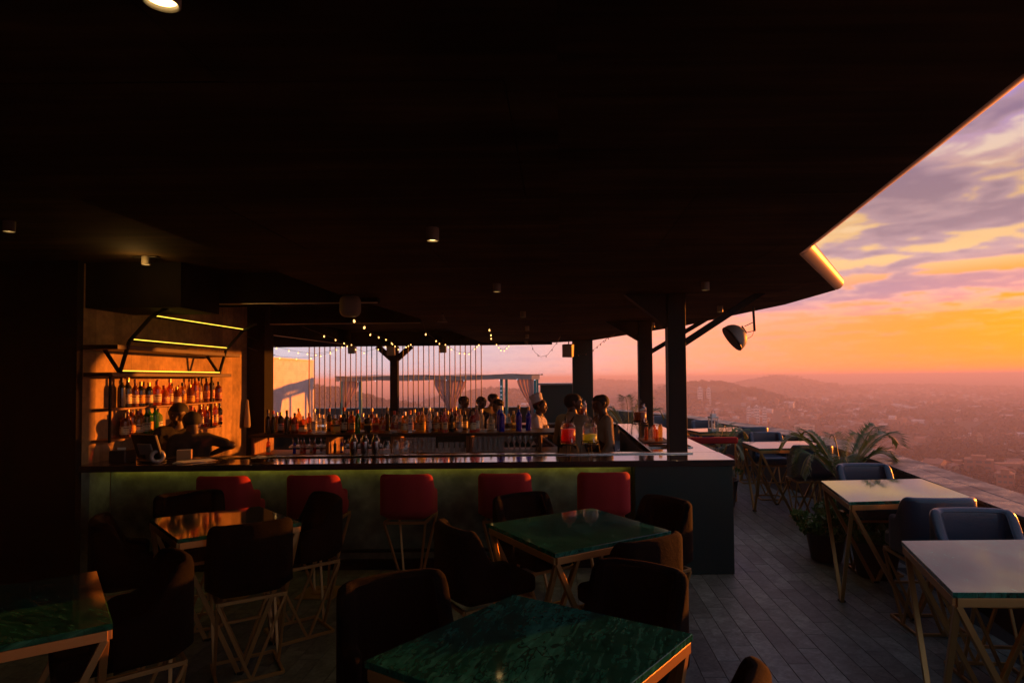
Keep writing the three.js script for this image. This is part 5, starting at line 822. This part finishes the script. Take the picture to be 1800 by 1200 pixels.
{
  const cr = rng(4242), spots = [];
  for (let tries = 0; tries < 60000 && spots.length < 9000; tries++) {
    const az = -46 + 90 * cr(), r = 300 * Math.pow(4200 / 300, cr()), x = Math.sin(az * Math.PI / 180) * r, z = -Math.cos(az * Math.PI / 180) * r;
    const dens = fbm(x / 130 + 20, z / 130 + 30, 3), h = ground(x, z); if (h > -34 || (dens < (h > -50 ? 0.55 : 0.40) && cr() < 0.86)) continue;
    spots.push([x, h, z, r, az, cr(), cr(), cr(), cr()]);
  }
  const inView = (s) => s[4] > 14 && s[4] < 37.5 && s[3] > 330;
  const near = spots.filter(inView).sort((a, b) => a[3] - b[3]).slice(0, 270), nearSet = new Set(near);
  for (const [x, h, z, r, az, a, b, c, e] of near) {
    const o = thing('house', 'small hazy house among the rooftops of the city below the terrace', 'house', [x, h - 0.5, z], a * 3.1, 'houses in the city below');
    const w = 7 + 9 * b, d = 6 + 6 * c, hh = e > 0.9 ? 9 + 5 * a : 3.2 + 3.5 * e;
    const wl = part('wall', wallGeo, wallMats[Math.floor(c * 4)], o); wl.scale.set(w, hh, d); const rf = part('roof', roofGeos[Math.floor(b * 3.99)], roofMats[Math.floor(e * 6.99)], o); rf.scale.set(w, Math.min(w, d) * 0.8, d); rf.position.y = hh;
  }
  const far = spots.filter((s) => !nearSet.has(s)), m4 = new THREE.Matrix4(), q = new THREE.Quaternion(), up = V(0, 1, 0), col = new THREE.Color();
  const hg = merge([wallGeo.clone(), roofGeos[1].clone().translate(0, 1, 0)]);
  const im = new THREE.InstancedMesh(hg, std({ color: rgb(1, 1, 1), roughness: 0.8 }), far.length); im.name = 'distant_houses'; im.userData = { kind: 'stuff', label: 'mass of distant hazy rooftops spreading to the hills', category: 'houses' };
  far.forEach(([x, h, z, r, az, a, b, c, e], i) => { q.setFromAxisAngle(up, a * 3.1); const w = 7 + 10 * b, d = 6 + 7 * c, hh = e > 0.95 ? 10 : 3 + 3 * e; m4.compose(V(x, h - 0.5, z), q, V(w, hh, d)); im.setMatrixAt(i, m4); const cc = roofCols[Math.floor(a * 6.99)]; col.setRGB(cc[0], cc[1], cc[2]); im.setColorAt(i, col); });
  scene.add(im);
  // trees: crowns of many small leaf faces
  const crown = (seed, n) => { const q2 = rng(seed), gs = []; const lobes = []; for (let k = 0; k < 6; k++) lobes.push([(q2() - 0.5) * 0.8, 0.45 + (q2() - 0.5) * 0.55, (q2() - 0.5) * 0.8, 0.22 + 0.16 * q2()]); const pos = [], nor = []; for (let k = 0; k < n; k++) { const L = lobes[Math.floor(q2() * 6)]; const t = q2() * 6.283, u = q2() * 2 - 1, rad = L[3] * (0.75 + 0.3 * q2()); const s = Math.sqrt(1 - u * u); const c = V(L[0] + rad * s * Math.cos(t), L[1] + rad * u, L[2] + rad * s * Math.sin(t)); const nn = V(s * Math.cos(t), u, s * Math.sin(t)).normalize(); const e1 = V(q2() - 0.5, q2() - 0.5, q2() - 0.5).cross(nn).normalize(), e2 = e1.clone().cross(nn); const sz = 0.09 + 0.07 * q2(); for (const [i2, j2] of [[-1, -0.6], [1, -0.5], [0, 1.1]]) { const p = c.clone().addScaledVector(e1, i2 * sz).addScaledVector(e2, j2 * sz).addScaledVector(nn, (q2() - 0.5) * sz); pos.push(p.x, p.y, p.z); nor.push(nn.x, nn.y, nn.z); } } const g = new THREE.BufferGeometry(); g.setAttribute('position', new THREE.Float32BufferAttribute(pos, 3)); g.setAttribute('normal', new THREE.Float32BufferAttribute(nor, 3)); return boxUV(g); };
  const leafM = [[0.030, 0.042, 0.016], [0.045, 0.052, 0.020], [0.024, 0.034, 0.014]].map((c) => std({ color: rgb(...c), roughness: 0.9, side: THREE.DoubleSide }));
  const trunkM = std({ color: rgb(0.06, 0.04, 0.03), roughness: 1 }), crowns = [crown(1, 420), crown(2, 420), crown(3, 360)], trunkG = new THREE.CylinderGeometry(0.02, 0.035, 0.4, 6); trunkG.translate(0, 0.18, 0);
  for (let k = 0; k < 90; k++) { const az = 20 + 18 * cr(), r = 300 + 330 * cr() * cr(), x = Math.sin(az * Math.PI / 180) * r, z = -Math.cos(az * Math.PI / 180) * r, s = 8 + 9 * cr(); const o = thing('city_tree', 'dark leafy tree between the nearest houses below the terrace', 'tree', [x, ground(x, z) - 0.3, z], cr() * 6, 'trees in the city below'); part('trunk', trunkG, trunkM, o).scale.setScalar(s); part('crown', crowns[k % 3], leafM[k % 3], o).scale.setScalar(s); }
  const fs = []; for (let t = 0; t < 90000 && fs.length < 16000; t++) { const az = -46 + 90 * cr(), r = 320 * Math.pow(3600 / 320, cr()), x = Math.sin(az * Math.PI / 180) * r, z = -Math.cos(az * Math.PI / 180) * r, h = ground(x, z); const d = fbm(x / 110 + 70, z / 110 + 10, 3); if (cr() > (h > -55 ? 0.9 : 0.22) || d < 0.38) continue; fs.push([x, h, z, cr(), cr(), cr()]); }
  const farCrown = crown(9, 90);
  for (const [list, name, label, top] of [[fs.filter((f) => f[1] <= -34), 'distant_trees', 'hazy trees filling the gaps between the far rooftops', 15], [fs.filter((f) => f[1] > -34), 'hill_woods', 'hazy woods covering the far hills', 8]]) {
    const fm = new THREE.InstancedMesh(farCrown, leafM[0], list.length); fm.name = name; fm.userData = { kind: 'stuff', label, category: 'trees' };
    list.forEach(([x, h, z, a, b, c], i) => { q.setFromAxisAngle(up, a * 6); const s = top * (0.5 + 0.5 * b); m4.compose(V(x, h - 1, z), q, V(s * (0.8 + 0.2 * c), s * 0.98, s)); fm.setMatrixAt(i, m4); }); scene.add(fm);
  }
  // apartment towers that stand out of the haze
  const tw = std({ color: rgb(0.74, 0.70, 0.66), roughness: 0.7 }), twin = std({ color: rgb(0.05, 0.05, 0.06), roughness: 0.3 }), bandG = new THREE.BoxGeometry(1, 1, 1);
  function tower(az, r, w, h, d, n, label, mat = tw, y = null) { const x = Math.sin(az * Math.PI / 180) * r, z = -Math.cos(az * Math.PI / 180) * r; const o = thing('apartment_tower', label, 'building', [x, y ?? ground(x, z) - 1, z], -az * Math.PI / 180); part('wall', wallGeo, mat, o).scale.set(w, h, d); for (let k = 0; k < n; k++) for (const s of [-1, 0, 1]) { const p = part('window', bandG, twin, o); p.scale.set(w * 0.2, h / n * 0.42, 0.3); p.position.set(s * w * 0.3, (k + 0.6) * h / n, d / 2 + 0.02); } const rf = part('roof', bandG, mat, o); rf.scale.set(w * 0.5, 2.4, d * 0.6); rf.position.set(0, h + 1.2, 0); return o; }
  const towers = [[12.55, 1180, 9, 32, 14, 7, 'left one of the paired white towers on the wooded ridge'], [13.3, 1180, 8, 31, 14, 7, 'right one of the paired white towers on the wooded ridge'], [16.7, 1050, 7, 24, 10, 6, 'leftmost of three white slab towers on the hillside'], [17.35, 1050, 8, 27, 10, 6, 'middle one of three white slab towers on the hillside'], [18.0, 1050, 7, 25, 10, 6, 'rightmost of three white slab towers on the hillside']];
  towers.forEach((a) => tower(...a));
  const brick = std({ color: rgb(0.26, 0.10, 0.06), roughness: 0.8 }), cream = std({ color: rgb(0.5, 0.38, 0.28), roughness: 0.8 });
  tower(21.2, 900, 26, 18, 14, 5, 'hazy long cream block on the slope beside the white slabs', cream); tower(33.6, 520, 17, 19, 12, 5, 'brick apartment block nearest the parapet at the right', brick); tower(35.2, 470, 9, 17, 10, 5, 'narrow brick block close under the parapet at right', brick); tower(32.2, 560, 14, 11, 10, 3, 'low brick building among dark trees below the parapet', brick);
  const gl = tower(33.7, 800, 5, 16, 5, 5, 'thin tower glinting orange in the middle of the city', std({ color: rgb(0.75, 0.45, 0.3), roughness: 0.2, metalness: 0.6 })); gl.position.y += 1;
  // masts on the far hill
  for (const [i, az] of [18.1, 18.5, 19.0].entries()) { const r = 2650, x = Math.sin(az * Math.PI / 180) * r, z = -Math.cos(az * Math.PI / 180) * r; const o = thing('radio_mast', ['left', 'middle', 'right'][i] + ' thin mast on the far hazy hilltop', 'mast', [x, ground(x, z), z]); part('pole', new THREE.CylinderGeometry(0.8, 1.4, 10, 6).translate(0, 5, 0), trunkM, o); }
}
scene.traverse((o) => { if (o.isMesh) { o.castShadow = true; o.receiveShadow = true; } if (o.isLight && o.shadow) o.castShadow = true; });
renderer.render(scene, camera);
